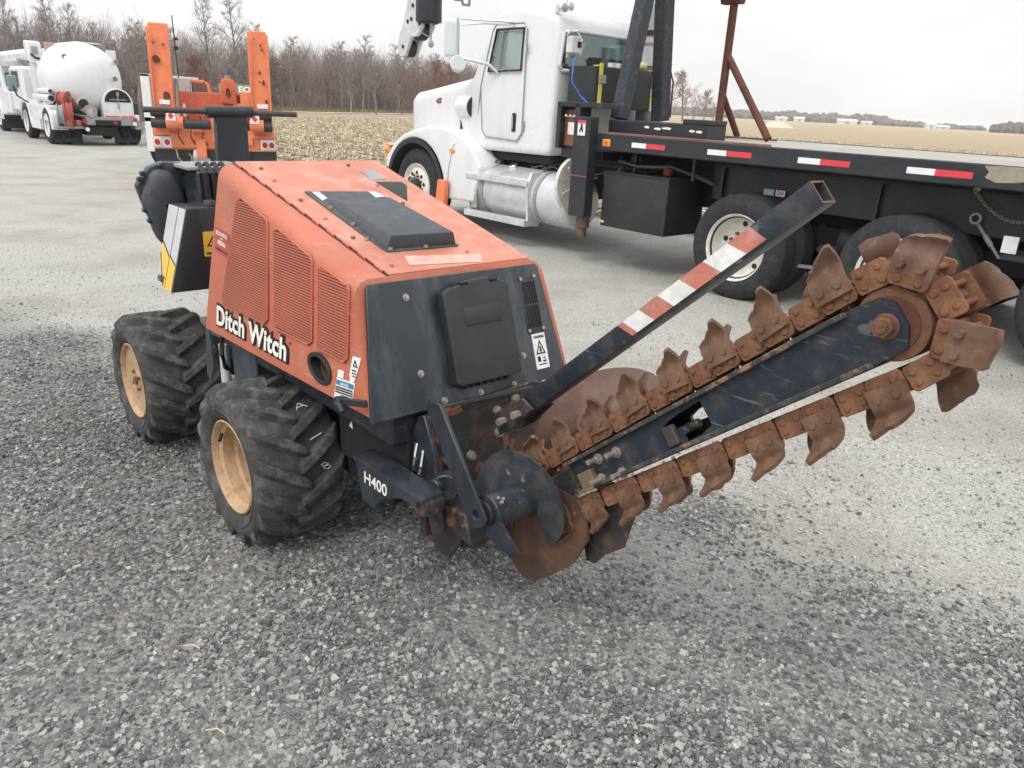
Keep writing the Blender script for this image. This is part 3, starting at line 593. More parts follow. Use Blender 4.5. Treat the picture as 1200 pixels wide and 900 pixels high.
for (a, b, c_, d__) in ((-.02, -.05, -.006, -.03), (.004, -.052, .02, -.046), (-.02, -.062, .02, -.058), (.006, -.040, .018, -.036)): mb.prism([(a, b), (c_, b), (c_, d__), (a, d__)], PN*.0006, o_, (0, 1, 0), PV)
mb.obj('warning_lines', 'ink', wl, off=Vector())
for y, v in ((.35, .13), (.352, .715), (.79, .755), (.424, .96), (.574, .965), (.726, .975), (.75, .30)):
    mb = MB(); mb.cyl(pp(y, v, .006), pp(y, v, .009), .012, n=12); mb.cyl(pp(y, v, .009), pp(y, v, .017), .0075, n=6); mb.obj('panel_bolt', 'bolt', panel, off=Vector())
# chassis under the hood
mb = MB(); mb.box(-.62, .70, .36, .80, .34, .62); mb.box(-1.55, -.60, .42, .74, .30, .47); mb.box(-.60, .74, .24, .90, .60, .72); chs = mb.obj('chassis', 'navy', T, bev=.008, off=Vector())
mb = MB(); mb.box(-.50, -.26, .235, .25, .44, .70); mb.obj('side_plate', worn('blue_grey_plate', (.05, .065, .08), dust=(.2, .2, .2), rough=.5), chs, bev=.004, off=Vector())
mb = MB(); mb.cyl((-.605, .24, .42), (-.605, .24, .60), .022, n=14); mb.obj('hydraulic_cylinder', 'greywhite', chs, bev=.002, off=Vector())
mb = MB(); mb.cyl((-.605, .24, .60), (-.605, .24, .70), .010, n=10); mb.obj('cylinder_rod', 'chrome', chs, off=Vector())
mb = MB(); mb.prism([(-.70, .66), (-.66, .69), (-.645, .50), (-.69, .40), (-.73, .43)], (0, .008, 0), (0, .20, 0)); mb.obj('fender_plate', 'greyplastic', chs, bev=.002, off=Vector())
for z0, z1, y in ((.66, .50, .22), (.67, .44, .27), (.64, .48, .30)):
    mb = MB(); mb.tube([(-.56, y, z0), (-.53, y-.02, (z0+z1)/2), (-.58, y+.01, z1), (-.62, y+.06, z1-.05)], .011, 8); mb.obj('hydraulic_hose', 'ink', chs, off=Vector())
mb = MB(); mb.box(.30, .745, .30, .335, .40, .66); mb.box(.20, .60, .335, .80, .30, .36); mb.obj('belly_plate', 'under', chs, bev=.004, off=Vector())
for x in (0, -1.165): MB().cyl((x, .20, .305), (x, .95, .305), .05, n=14).obj('axle', 'under', chs, off=Vector())
mb = MB(); mb.prism([(.375, .535), (.40, .532), (.392, .56)], (0, -.002, 0), (0, .298, 0)); mb.obj('lift_mark', 'inkwhite', chs, off=Vector())
# wheels
def lug_mesh():
    mb = MB()
    for k in range(15):
        for sd_ in (0, 1):
            ph = 2*math.pi*(k+.5*sd_)/15; rows = []
            for f in (0, .18, .45, .75, 1.0):
                y = -.014+.185*f if not sd_ else .326-.185*f; a = ph-.40*f**.85; r0_, r1_ = (.262, .297) if f == 0 else (.280, .321 if f > .1 else .314); wd = .026 if f < .9 else .021
                c_, s_ = math.cos(a), math.sin(a); tx, tz = -s_, c_
                rows.append([Vector((r0_*c_-tx*wd*1.25, y, r0_*s_-tz*wd*1.25)), Vector((r1_*c_-tx*wd*.72, y, r1_*s_-tz*wd*.72)), Vector((r1_*c_+tx*wd*.72, y, r1_*s_+tz*wd*.72)), Vector((r0_*c_+tx*wd*1.25, y, r0_*s_+tz*wd*1.25))])
            V = [[mb.bm.verts.new(q) for q in row] for row in rows]
            for a_, b_ in zip(V, V[1:]):
                for i in range(4): mb.bm.faces.new((a_[i], a_[(i+1) % 4], b_[(i+1) % 4], b_[i]))
            mb.bm.faces.new(V[0]); mb.bm.faces.new(V[-1][::-1])
    return mb.mesh('lug', 'tread', bev=.0028, smooth=30, off=Vector())
tyre_prof = [(.035, .178), (.008, .186), (-.010, .205), (-.018, .225), (-.020, .232), (-.0165, .236), (-.019, .243), (-.015, .262), (-.006, .276), (.012, .285), (.05, .289), (.157, .290), (.265, .289), (.30, .285), (.32, .276), (.331, .262), (.334, .235), (.326, .205), (.305, .186), (.28, .178)]
TYRE = MB().lathe(tyre_prof, n=56).mesh('tyre', 'rubber', off=Vector()); LUG = lug_mesh()
deep = [(.0, .186), (-.004, .180), (.004, .172), (.022, .168), (.03, .152), (.075, .149), (.085, .140), (.155, .136), (.172, .126), (.176, .05), (.16, .046), (.158, 0)]
flat = [(.0, .186), (-.004, .180), (.004, .172), (.018, .168), (.022, .05), (.016, .045), (.014, 0)]
RIM_D = MB().lathe(deep, n=44).mesh('wheel', 'tan', off=Vector()); RIM_F = MB().lathe(flat, n=44).mesh('wheel', 'tan', off=Vector())
def wheel(x, rimmesh, lab, left=True):
    w_ = link('wheel', rimmesh, T, lab); ty = link('tyre', TYRE, w_); link('lug', LUG, ty) if False else None
    lg = link('tread_lug', LUG, w_); w_.location = (x, 0 if left else 2*YC, .305)
    if not left: w_.scale = (1, -1, 1)
    return w_
w1 = wheel(0, RIM_D, 'near wheel with a deep tan rim and chalk marks on its tread'); w2 = wheel(-1.165, RIM_F, 'front wheel with a flat tan disc')
wheel(0, RIM_D, None, False); wheel(-1.165, RIM_F, None, False)
mb = MB(); mb.cyl((-.12, .02, .09), (-.095, .0, .075), .007, n=8); mb.obj('valve', 'ink', w1, off=Vector())
for k in range(5):
    a = 1.26*k+.3; mb = MB(); mb.cyl((.09*math.cos(a), .17, .09*math.sin(a)), (.09*math.cos(a), .155, .09*math.sin(a)), .012, n=6); mb.obj('wheel_nut', 'rust', w1, off=Vector())
for k in range(4):
    a = 1.57*k+.5; mb = MB(); mb.cyl((.045*math.cos(a), .016, .045*math.sin(a)), (.045*math.cos(a), .006, .045*math.sin(a)), .009, n=6); mb.obj('wheel_nut', 'rust', w2, off=Vector())
mb = MB(); mb.cyl((0, .016, 0), (0, .004, 0), .02, n=12); mb.obj('hub_cap', 'rust', w2, off=Vector())
# chalk marks on the near tread: A I 8
def onw(a, y): rr = .2935; return Vector((rr*math.cos(a), y, rr*math.sin(a)))
for strokes in ([[(.98, .20), (1.08, .215), (1.0, .245)], [(1.01, .205), (1.03, .235)]], [[(.55, .205), (.58, .235), (.60, .255)]], [[(.18, .235), (.205, .225), (.225, .24), (.20, .255), (.18, .24), (.155, .235), (.13, .25), (.155, .265), (.18, .255), (.18, .235)]]):
    mb = MB()
    for st_ in strokes: mb.tube([onw(a, y) for a, y in st_], .0022, 5)
    mb.obj('chalk_mark', 'inkwhite', w1, off=Vector())
# operator console beside the hood
mb = MB(); mb.hexa([(-1.0, .112, .80), (-.80, .104, .80), (-.80, .5, .80), (-1.0, .5, .80), (-1.02, .205, 1.16), (-.80, .205, 1.165), (-.80, .5, 1.165), (-1.02, .5, 1.16)]); con = mb.obj('operator_console', 'black', T, bev=.012, seg=2, off=Vector())
def cs(x, t, o=.004):   # on the leaning side of the console, t = 0 bottom .. 1 top
    return Vector((x, .108+.097*t-o*.97, .80+.36*t+o*.26))
def cpoly(pts, mat, name, o=.004):
    mb = MB(); mb.bm.faces.new([mb.bm.verts.new(cs(x, t, o)) for x, t in pts]); g_ = bmesh.ops.extrude_face_region(mb.bm, geom=list(mb.bm.faces)); bmesh.ops.translate(mb.bm, vec=(0, .003, 0), verts=[v for v in g_['geom'] if isinstance(v, bmesh.types.BMVert)]); return mb.obj(name, mat, con, smooth=0, off=Vector())
cpoly([(-1.0, .015), (-.895, .015), (-.895, .99), (-1.01, .99)], 'silver', 'console_stripe'); cpoly([(-.885, .015), (-.808, .015), (-.808, .99), (-.885, .99)], 'silver', 'console_stripe')
cpoly([(-1.0, .55), (-.895, .40), (-.895, .015), (-.915, .015), (-1.0, .40)], 'yellow', 'yellow_stripe', .006); cpoly([(-.885, .41), (-.808, .33), (-.808, .015), (-.885, .015)], 'yellow', 'yellow_stripe', .006)
for a, b in (((-1.0, .55), (-.895, .40)), ((-1.0, .40), (-.915, .03)), ((-.885, .41), (-.808, .33))):
    mb = MB(); mb.tube([cs(*a, .0065), cs(*b, .0065)], .0022, 6); mb.obj('stripe_edge', 'ink', con, off=Vector())
put_text('model_number', '410SX', 'ink', con, cs(-.988, .065, .0075), (1, 0, 0), (0, .25, 1), width=.085, height=.032, bold=.03, shear=.2, lift=.0005)
mb = MB(); mb.prism(rrect(.262, .345, .95, 1.06, .006, 2), (.002, 0, 0), (-.7985, 0, 0), (0, 1, 0), (0, 0, 1)); yd = mb.obj('yellow_warning_label', 'yellow', con, smooth=0, off=Vector())
mb = MB(); mb.prism([(.275, .995), (.335, .995), (.305, 1.042)], (.001, 0, 0), (-.7964, 0, 0), (0, 1, 0), (0, 0, 1), holes=([(.284, 1.0), (.326, 1.0), (.305, 1.033)],)); mb.prism([(.272, .96), (.338, .96), (.338, .968), (.272, .968)], (.001, 0, 0), (-.7964, 0, 0), (0, 1, 0), (0, 0, 1)); mb.prism([(.298, 1.004), (.312, 1.004), (.308, 1.02), (.302, 1.02)], (.001, 0, 0), (-.7964, 0, 0), (0, 1, 0), (0, 0, 1)); mb.obj('warning_triangle', 'ink', yd, off=Vector())
mb = MB(); mb.cyl((-.84, .32, 1.165), (-.84, .32, 1.19), .03, .026, 12); mb.cyl((-.84, .36, .80), (-.84, .36, .745), .04, n=14); mb.obj('console_cap', 'plastic', con, bev=.003, off=Vector())
# gear case at the front end
mb = MB(); oc = [(.19, 1.30), (.255, 1.325), (.345, 1.32), (.372, 1.14), (.33, .98), (.26, .94), (.21, 1.0), (.15, 1.14), (.13, 1.22)]
mb.prism(oc, (.06, 0, 0), (-1.26, 0, 0), (0, 1, 0), (0, 0, 1)); gc = mb.obj('gear_case', 'black', T, bev=.012, seg=2, off=Vector())
mb = MB(); n_ = 20; rows = []
for k, (xx, f) in enumerate(((-1.20, 1.0), (-1.175, .99), (-1.163, .95), (-1.155, .75), (-1.15, .4), (-1.148, .05))):
    rows.append([Vector((xx, .235+.095*f*math.cos(a)*(.8 if math.sin(a) < 0 else 1), 1.13+f*(.165 if math.sin(a) > 0 else .19)*math.sin(a))) for a in [2*math.pi*i/n_ for i in range(n_+1)]])
mb.grid(rows); mb.obj('case_cover', 'greyplastic', gc, smooth=60, off=Vector())
for y, z in ((.155, 1.275), (.14, 1.25), (.148, 1.11), (.165, 1.06), (.20, 1.0), (.33, 1.28), (.345, 1.15), (.24, 1.31)):
    mb = MB(); mb.cyl((-1.205, y, z), (-1.175, y, z), .012, n=6); mb.cyl((-1.18, y, z), (-1.165, y, z), .007, n=8); mb.obj('case_bolt', 'black', gc, off=Vector())
mb = MB(); mb.box(-1.35, -1.0, .335, .62, 1.0, 1.30); mb.obj('front_frame', 'navy', T, bev=.01, off=Vector())
for k in range(4):
    y = .36+.035*k; mb = MB(); mb.tube([(-1.05, y, 1.325), (-.985, y+.005, 1.29), (-.975, y+.01, 1.16), (-.99, y+.01, 1.02)], .016, 8); mb.obj('hydraulic_hose', 'ink', T, off=Vector())
mb = MB(); mb.box(-1.30, -1.02, .30, .60, 1.30, 1.318); mb.obj('front_cover', 'greysteel', T, bev=.004, off=Vector())
# reel carrier at the very front
mb = MB(); mb.hexa([(-1.53, .622, 1.0), (-1.53, .80, 1.0), (-1.50, .80, 1.0), (-1.50, .622, 1.0), (-1.53, .635, 1.555), (-1.53, .805, 1.56), (-1.50, .805, 1.56), (-1.50, .635, 1.555)])
ra = mb.obj('reel_arm', 'black', T, bev=.004, off=Vector()); MB().cyl((-1.515, .595, 1.542), (-1.515, .84, 1.548), .03, n=20).obj('arm_collar', 'black', ra, bev=.003, off=Vector())
MB().cyl((-1.515, .285, 1.545), (-1.515, 1.09, 1.543), .0145, n=14).obj('reel_spindle', 'dark_steel', T, off=Vector())
mb = MB(); mb.box(-1.55, -1.3, .55, .85, .45, 1.02); mb.obj('reel_mast', 'navy', T, bev=.01, off=Vector())
# ------------- trencher head
mb = MB(); mb.prism([(.335, .26), (.335, .70), (.80, .735), (.90, .70), (.90, .30)], (.03, 0, 0), (.765, 0, 0), (0, 1, 0), (0, 0, 1)); hw = mb.obj('head_plate', 'navy_rust', T, bev=.004, off=Vector())
mb = MB(); mb.bar((.80, .36, .728), (.80, .79, .712), .010, .009); mb.obj('plate_edge', 'greyplastic', hw, off=Vector())
mb = MB(); mb.prism([(.738, .64), (.765, .70), (.80, .712), (.86, .60), (.88, .47), (.915, .345), (.83, .355), (.80, .47), (.742, .50)], (0, .016, 0), (0, .322, 0)); mb.obj('head_side_plate', 'navy', hw, bev=.003, off=Vector())
mb = MB(); mb.hexa([(.795, .34, .36), (1.03, .34, .34), (1.03, .58, .34), (.795, .58, .36), (.795, .34, .42), (1.0, .34, .44), (1.0, .58, .44), (.795, .58, .42)]); mb.obj('head_ledge', 'navy_rust', hw, bev=.006, off=Vector())
mb = MB(); mb.cyl((.88, .36, .50), (.91, .33, .50), .045, n=18); mb.cyl((.885, .30, .50), (.88, .36, .50), .028, n=12); mb.obj('bearing_boss', 'navy', hw, bev=.004, off=Vector())
for x, y, z in ((.80, .63, .66), (.80, .71, .688), (.80, .64, .575), (.80, .42, .53), (.80, .52, .52)):
    mb = MB(); mb.cyl((x-.005, y, z), (x+.004, y, z), .017, n=14); mb.cyl((x, y, z), (x+.016, y, z), .012, n=6); mb.obj('head_bolt', 'bolt', hw, off=Vector())
# lower skids
def bent(poly, y, dy, mat, name, par, bow=.03, th=.009, n=1):
    mb = MB(); xs = [q[0] for q in poly]; x0, x1 = min(xs), max(xs)
    mb.prism(poly, (0, th, 0), (0, y, 0)); bmesh.ops.triangulate(mb.bm, faces=list(mb.bm.faces)); bmesh.ops.subdivide_edges(mb.bm, edges=list(mb.bm.edges), cuts=3, use_grid_fill=True)
    for v in mb.bm.verts: f = (v.co.x-x0)/(x1-x0); v.co.y += dy*f-bow*4*f*(1-f)
    return mb.obj(name, mat, par, smooth=30, off=Vector())
bent([(a_-.086, b_-.083) for a_, b_ in [(1.005, .40), (1.05, .335), (1.093, .304), (1.15, .278), (1.195, .276), (1.243, .297), (1.321, .365), (1.392, .435), (1.44, .54), (1.42, .66), (1.15, .66), (1.03, .50)]], .55, -.03, 'shoe', 'trench_shoe', T, .02)
bent([(1.50, .66), (1.464, .476), (1.402, .423), (1.362, .37), (1.32, .357), (1.29, .40), (1.30, .56), (1.40, .66)], .575, -.02, 'navy_rust', 'trench_shoe', T, .02)
bent([(1.125, .545), (1.185, .53), (1.275, .455), (1.235, .43), (1.15, .455)], .30, .01, 'navy', 'shaft_guard', T, .0, .012)
bent([(.80, .42), (.95, .42), (.945, .30), (.90, .225), (.85, .25)], .325, .04, 'navy_rust', 'skid_runner', T, .0, .012); bent([(.88, .38), (1.05, .40), (1.06, .345), (1.0, .30), (.93, .27)], .37, .05, 'navy_rust', 'skid_runner', T, .0, .012)
# side rail with its number
mb = MB(); ru = [(.585, .535), (.975, .54), (.982, .53), (.982, .518), (.59, .512)]; mb.prism(ru, (0, .085, 0), (0, .185, 0)); rl = mb.obj('side_rail', 'black', T, bev=.008, seg=2, off=Vector())
mb = MB(); mb.prism([(.60, .525), (.96, .525), (.955, .497), (.873, .494), (.765, .445), (.735, .41), (.72, .385), (.70, .385), (.645, .39)], (0, .010, 0), (0, .186, 0)); mb.obj('rail_web', 'black', rl, bev=.002, off=Vector())
put_text('model_lettering', 'H400', 'inkwhite', rl, (.662, .1855, .462), (1, 0, .02), (0, 0, 1), width=.135, height=.042, bold=.012, lift=.0004, thick=.001)
MB().cyl((.955, .20, .50), (.955, .27, .50), .036, n=18).obj('rail_pivot', 'navy_rust', rl, bev=.003, off=Vector())
mb = MB(); mb.tube([(.79, .30, .62), (.80, .29, .58), (.79, .29, .53)], .006, 6); mb.tube([(.81, .31, .60), (.82, .30, .55), (.81, .30, .52)], .006, 6); mb.obj('hose_fitting', 'chrome', rl, off=Vector())
# flat bar from the head to the shaft end
mb = MB(); mb.prism([(.868, .778), (.885, .806), (.942, .806), (1.172, .522), (1.162, .497), (1.105, .463)], (0, .014, 0), (0, .278, 0), holes=([(1.118, .535), (1.132, .535), (1.137, .521), (1.128, .508), (1.114, .508), (1.108, .52)],)); mb.obj('auger_brace', 'black', T, bev=.003, off=Vector())
# spoil auger
SH = Vector((1.145, 0, .528))
mb = MB(); mb.cyl(SH+Vector((0, .305, 0)), SH+Vector((0, .50, 0)), .055, n=28); au = mb.obj('auger_shaft', 'navy', T, bev=.004, off=Vector())
MB().cyl(SH+Vector((0, .292, 0)), SH+Vector((0, .31, 0)), .038, n=20).obj('shaft_bearing', 'ink', au, bev=.003, off=Vector())
for k in range(3): MB().cyl(SH+Vector((.02, .325+.012*(k % 2), .045))+Vector((.008*k, 0, -.003*k)), SH+Vector((.025, .325+.012*(k % 2), .054))+Vector((.008*k, 0, -.003*k)), .0055, n=6).obj('shaft_bolt', 'bolt', au, off=Vector())
mb = MB(); rows = []; n_ = 40
for i in range(n_+1):
    f = i/n_; a = R(212-275*f); y = .37+.115*f; 
    rows.append([SH+Vector((math.cos(a)*rr, y+(.012 if rr > .1 else 0), math.sin(a)*rr)) for rr in (.048, .085, .12, .150, .158)])
mb.grid(rows); mb.thick(.007); mb.obj('auger_flight', worn('auger_steel', (.030, .038, .046), dust=(.2, .17, .13), dust_amt=.5, chip=(.24, .15, .09), chip_lo=.64, rough=.4, scale=6, spec=.6), au, smooth=40, off=Vector())
# rusty spoil guard behind the chain
mb = MB(); rows = []
for i in range(9):
    f = i/8; row = []
    for k in range(9):
        g_ = k/8; x = .88+.36*g_; y = .72+.05*f+.10*math.sin(g_*1.5)*f; z = .50+(.26+.095*math.sin(min(1, g_*1.35)*math.pi/2))*f-.03*g_*g_*f-.09*max(0, g_-.75)*f
        row.append(Vector((x+.02*f*f, y+.12*f**3, z)))
    rows.append(row)
mb.grid(rows); mb.thick(.008); gd = mb.obj('spoil_guard', 'guard', T, smooth=50, off=Vector())
# restraint bar above the chain
p0, p1 = Vector((.985, .575, .735)), Vector((1.852, .575, 1.512)); d = (p1-p0).normalized(); b = Vector((-d.z, 0, d.x)); hw_ = .028
def tubequad(p, s_): return [p+Vector((0, -s_, 0))-b*s_, p+Vector((0, s_, 0))-b*s_, p+Vector((0, s_, 0))+b*s_, p+Vector((0, -s_, 0))+b*s_]
mb = MB(); r_ = [[mb.bm.verts.new(q) for q in tubequad(p, s_)] for p, s_ in ((p0, hw_), (p1, hw_), (p1, hw_-.005), (p1-d*.5, hw_-.005))]
mb.bm.faces.new(r_[0][::-1])
for a_, b_ in zip(r_, r_[1:]):
    for i in range(4): mb.bm.faces.new((a_[i], a_[(i+1) % 4], b_[(i+1) % 4], b_[i]))
mb.bm.faces.new(r_[-1])
rb = mb.obj('restraint_bar', 'navy', T, bev=.0035, seg=2, off=Vector())
mb = MB(); q_ = [mb.bm.verts.new(q) for q in tubequad(p1+d*.0006, hw_-.001)+tubequad(p1+d*.0006, hw_-.0055)]
for i in range(4): mb.bm.faces.new((q_[i], q_[(i+1) % 4], q_[4+(i+1) % 4], q_[4+i]))
mb.obj('bar_end', 'rust', rb, off=Vector())
ss = [.470, .488, .545, .607, .675, .745, .812, .868]; Lb = (p1-p0).length
for k in range(len(ss)-1):
    mb = MB(); s0, s1 = ss[k]*Lb, ss[k+1]*Lb; sl = .030
    o_ = p0+Vector((0, -hw_-.0022, 0)); pts = [(s0+sl*.6, -.020), (s1+sl*.6 if k < 6 else s1+.01, -.020), (s1-sl*.4 if k < 6 else s1-.01, .0265), (s0-sl*.4, .0265)]
    mb.prism(pts, (0, .0015, 0), o_, d, b)
    mb.obj('reflective_sticker', 'stripe_red' if k % 2 == 0 else 'stripe_white', rb, smooth=0, off=Vector())
for s_, off_ in ((.86, .004), (.42, -.004)):
    o_ = p0+d*(Lb*s_)+Vector((0, -hw_-.001, 0))
mb = MB(); mb.prism([(.90, .70), (.97, .765), (1.03, .80), (1.08, .78), (1.0, .69), (.93, .64)], (0, .012, 0), (0, .612, 0)); mb.prism([(.90, .70), (.97, .765), (1.03, .80), (1.08, .78), (1.0, .69), (.93, .64)], (0, .012, 0), (0, .527, 0)); bk = mb.obj('bar_bracket', 'navy_rust', T, bev=.003, off=Vector())
for x, z in ((.955, .70), (1.02, .745)): MB().cyl((x, .50, z), (x, .527, z), .013, n=6).obj('bar_bolt', 'bolt', bk, off=Vector())
# boom
SP, NS = Vector((1.17, 0, .54)), Vector((2.062, 0, 1.284)); RS_, RN = .080, .103
bd = (NS-SP).normalized(); bn = Vector((-bd.z, 0, bd.x)); BL = (NS-SP).length
def bp(s, t, y=0.0): q = SP+bd*s+bn*t; return (q.x, y, q.z)
b2 = lambda s, t: (bp(s, t)[0], bp(s, t)[2])
ol = [b2(.16, -.046), b2(.16, .046), b2(.60, .050), b2(BL-.03, .060), b2(BL+.012, .056), b2(BL+.035, .034), b2(BL+.036, -.018), b2(BL+.016, -.053), b2(BL-.03, -.058), b2(.60, -.048)]
hole = [b2(.545, .002), b2(.545, .018), b2(.572, .026), b2(.683, .038), b2(.686, -.030), b2(.645, -.040), b2(.592, -.040), b2(.592, -.026), b2(.615, -.020), b2(.615, -.004)]
mb = MB(); mb.prism(ol, (0, .012, 0), (0, .508, 0), holes=(hole,)); bo = mb.obj('boom', 'navy', T, smooth=0, off=Vector())
mb = MB(); mb.prism(ol, (0, .012, 0), (0, .622, 0), holes=(hole,)); mb.obj('boom_plate', 'navy', bo, smooth=0, off=Vector())
for t0, t1 in ((.044, .056), (-.044, -.056)):
    a0, a1 = Vector(bp(.15, t0, .565)), Vector(bp(BL-.06, t1, .565)); mb = MB(); mb.bar(a0, a1, .15, .012, bn); mb.obj('wear_rail', worn('scraped_rail', (.04, .042, .045), dust=(.3, .27, .22), dust_amt=.6, chip=(.30, .16, .08), chip_lo=.56, rough=.5, scale=10), bo, bev=.002, off=Vector())
mb = MB(); mb.bar(bp(.02, -.005, .565), bp(.24, -.004, .565), .10, .075, bn); mb.obj('boom_neck', 'navy_rust', bo, bev=.004, off=Vector())
mb = MB(); mb.bar(bp(.19, -.022, .505), bp(.25, -.022, .505), .03, .05, bn); mb.obj('tension_block', worn('muddy_steel', (.16, .12, .07), dust=(.3, .24, .15), scale=12, rough=.7), bo, bev=.003, off=Vector())
for s, t in ((.285, .018), (.265, -.036), (.36, .012), (.35, -.045), (.30, -.01)):
    if (s, t) == (.30, -.01): continue
    mb = MB(); mb.cyl(bp(s, t, .508), bp(s, t, .503), .016, n=14); mb.cyl(bp(s, t, .503), bp(s, t, .494), .012, n=6); mb.cyl(bp(s, t, .494), bp(s, t, .462), .0075, n=10); mb.obj('boom_bolt', 'bolt', bo, off=Vector())
mb = MB(); mb.cyl(bp(.56, -.012, .535), bp(.635, -.010, .535), .012, n=10); mb.bar(bp(.545, -.012, .504), bp(.580, -.012, .504), .016, .052, bn); mb.obj('tension_screw', 'dark_steel', bo, bev=.002, off=Vector())
mb = MB(); mb.cyl(bp(BL, 0, .508), bp(BL, 0, .502), .026, n=20); mb.cyl(bp(BL, 0, .502), bp(BL, 0, .482), .021, n=6); mb.cyl(bp(BL, 0, .482), bp(BL, 0, .478), .012, n=12); mb.obj('nose_bolt', 'rust', bo, bev=.0015, off=Vector())
MB().cyl(bp(BL+.004, 0, .522), bp(BL+.004, 0, .612), .074, n=40).obj('nose_roller', 'rust', bo, bev=.006, seg=2, off=Vector()); MB().cyl(bp(BL+.004, 0, .519), bp(BL+.004, 0, .615), .055, n=30).obj('roller_hub', 'rust_frame', bo, off=Vector())
mb = MB(); n_ = 10
mb.prism([(SP.x+(.058 if i % 2 else .040)*math.cos(math.pi*i/n_), SP.z+(.058 if i % 2 else .040)*math.sin(math.pi*i/n_)) for i in range(2*n_)], (0, .03, 0), (0, .55, 0)); mb.obj('drive_sprocket', 'rust', T, off=Vector())
# digging chain
NS = NS+bd*.008-bn*.004
dist = BL; beta = math.asin((RN-RS_)/dist)           # tangents of the two wheels
ang = math.atan2(bd.z, bd.x); a_top = ang+math.pi/2+beta; a_bot = ang-math.pi/2-beta
def on(c, r_, a): return Vector((c.x+r_*math.cos(a), 0, c.z+r_*math.sin(a)))
tA, tB, uA, uB = on(SP, RS_, a_top), on(NS, RN, a_top), on(NS, RN, a_bot), on(SP, RS_, a_bot)
L1 = (tB-tA).length; arcN = (a_top-a_bot) % (2*math.pi); L2 = arcN*RN; L3 = (uB-uA).length; arcS = 2*math.pi-arcN; L4 = arcS*RS_; TOT = L1+L2+L3+L4
def chain_at(s):
    s %= TOT
    if s < L1: return tA.lerp(tB, s/L1), (tB-tA).normalized()
    s -= L1
    if s < L2: a = a_top-s/RN; return on(NS, RN, a), Vector((math.sin(a), 0, -math.cos(a)))
    s -= L2
    if s < L3: return uA.lerp(uB, s/L3), (uB-uA).normalized()
    s -= L3; a = a_bot-s/RS_; return on(SP, RS_, a), Vector((math.sin(a), 0, -math.cos(a)))
NL = 38; PT_ = TOT/NL
def link_mesh(outer):
    mb = MB(); y = .050 if outer else .041; hl = PT_*.5-.001 if not outer else PT_*.5
    for s_ in (-1, 1):
        pl = [(-hl, -.019), (-hl+.006, -.026), (hl-.006, -.026), (hl, -.019), (hl, .022), (hl-.007, .028), (-hl+.007, .028), (-hl, .022)]
        mb.prism(pl, (0, .008*s_, 0), (0, y*s_, 0))
    for x in (-hl*.52, hl*.52):
        mb.cyl((x, -y-.0115, -.011), (x, y+.0115, -.011), .0085, n=10)
        mb.cyl((x, -y-.0125, .013), (x, y+.0125, .013), .0065, n=6)
    mb.cyl((0, -.038, -.006), (0, .038, -.006), .016, n=10)
    return mb.mesh('chain_link', 'rust', bev=.0012, smooth=30, off=Vector())
LM = [link_mesh(True), link_mesh(False)]
def cutter_mesh(la, lb, pw, shear, flare, dip, sharp=.03):
    """curved digging cup: bolted foot, then a blade that dips in and flares out; la/lb = blade length on its -x/+x edge, pw = how fast the end edge falls off"""
    mb = MB(); rows = []; nu, nv = 10, 12
    for i in range(nv+1):
        row = []
        for k in range(nu+1):
            u = k/nu; f = i/nv; top = (lb+(la-lb)*(1-u)**pw if la > lb else la+(lb-la)*u**pw) - sharp*max(0, 1-8*min(u, 1-u))*.25 + .0045*mnoise.noise(Vector((u*7, la*90, lb*70)))
            z = -.004+(top+.004)*f; h = max(0, z-.034)/.075; y = .0585+flare*h**1.6-dip*math.sin(min(1, h*1.3)*math.pi)
            x = (-.040+.080*u)*(1-.06*math.sin(min(1, h*1.4)*math.pi)+.12*h)+shear*h**1.3
            row.append(Vector((x, -y-flare*.5*h*(u-.5)*(1 if la > lb else -1), z)))
        rows.append(row)
    mb.grid(rows); mb.thick(.0105)
    for x in (-.020, .020): mb.cyl((x, -.055, .018), (x, -.074, .018), .0085, n=6)
    return mb.mesh('cutter', 'rust_cutter', bev=0, smooth=38, off=Vector())
# upper run: fins with the point towards the machine; lower run: cups leaning the same way in the picture of the chain
CM = [cutter_mesh(.066, .106, 1.4, .004, .036, .013), cutter_mesh(.074, .096, 1.1, .010, .026, .015), cutter_mesh(.062, .103, 1.7, -.004, .048, .012),
      cutter_mesh(.068, .092, 1.0, .030, .042, .015), cutter_mesh(.062, .088, 1.2, .020, .030, .017), cutter_mesh(.074, .096, 1.1, .034, .052, .013),
      cutter_mesh(.066, .082, 1.2, .008, .018, .014), cutter_mesh(.080, .070, 1.0, .002, .026, .012)]
PLATE = MB().prism([(-.036, .0), (.036, .0), (.038, .05), (-.038, .05)], (0, -.008, 0), (0, -.052, 0))
FOOT = PLATE.mesh('cutter_foot', 'rust_cutter', bev=.001, off=Vector())
rc = random.Random(11)
for i in range(NL):
    s_ = (i+.35)*PT_; q, t_ = chain_at(s_); nrm = Vector((-t_.z, 0, t_.x))
    m = Matrix(((t_.x, 0, nrm.x, q.x), (0, 1, 0, .567), (t_.z, 0, nrm.z, q.z), (0, 0, 0, 1)))
    ln = link('chain_link', LM[i % 2], T); ln.matrix_local = m
    bottom = L1+L2*.75 < s_ < L1+L2+L3
    nose = L1-.04 < s_ < L1+L2*.8; k = rc.randrange(3)+(3 if bottom else 0); k = 6+rc.randrange(2) if nose else k; c_ = link('cutter', CM[k], ln)
    if i % 2: c_.scale = (1, -1, 1)
    c_.rotation_euler = (0, R(rc.uniform(-5, 5)), 0)
# ------------------------------------------------------------------ crane truck
OFF = Vector((-3.2, 6.62, 0)); YT = 6.62
K = thing('crane_truck', 'large white day-cab truck with a black flat deck and crane, parked behind the trencher', 'truck', yard(-3.2, 6.62), YAW)
def mir(y): return 2*YT-y
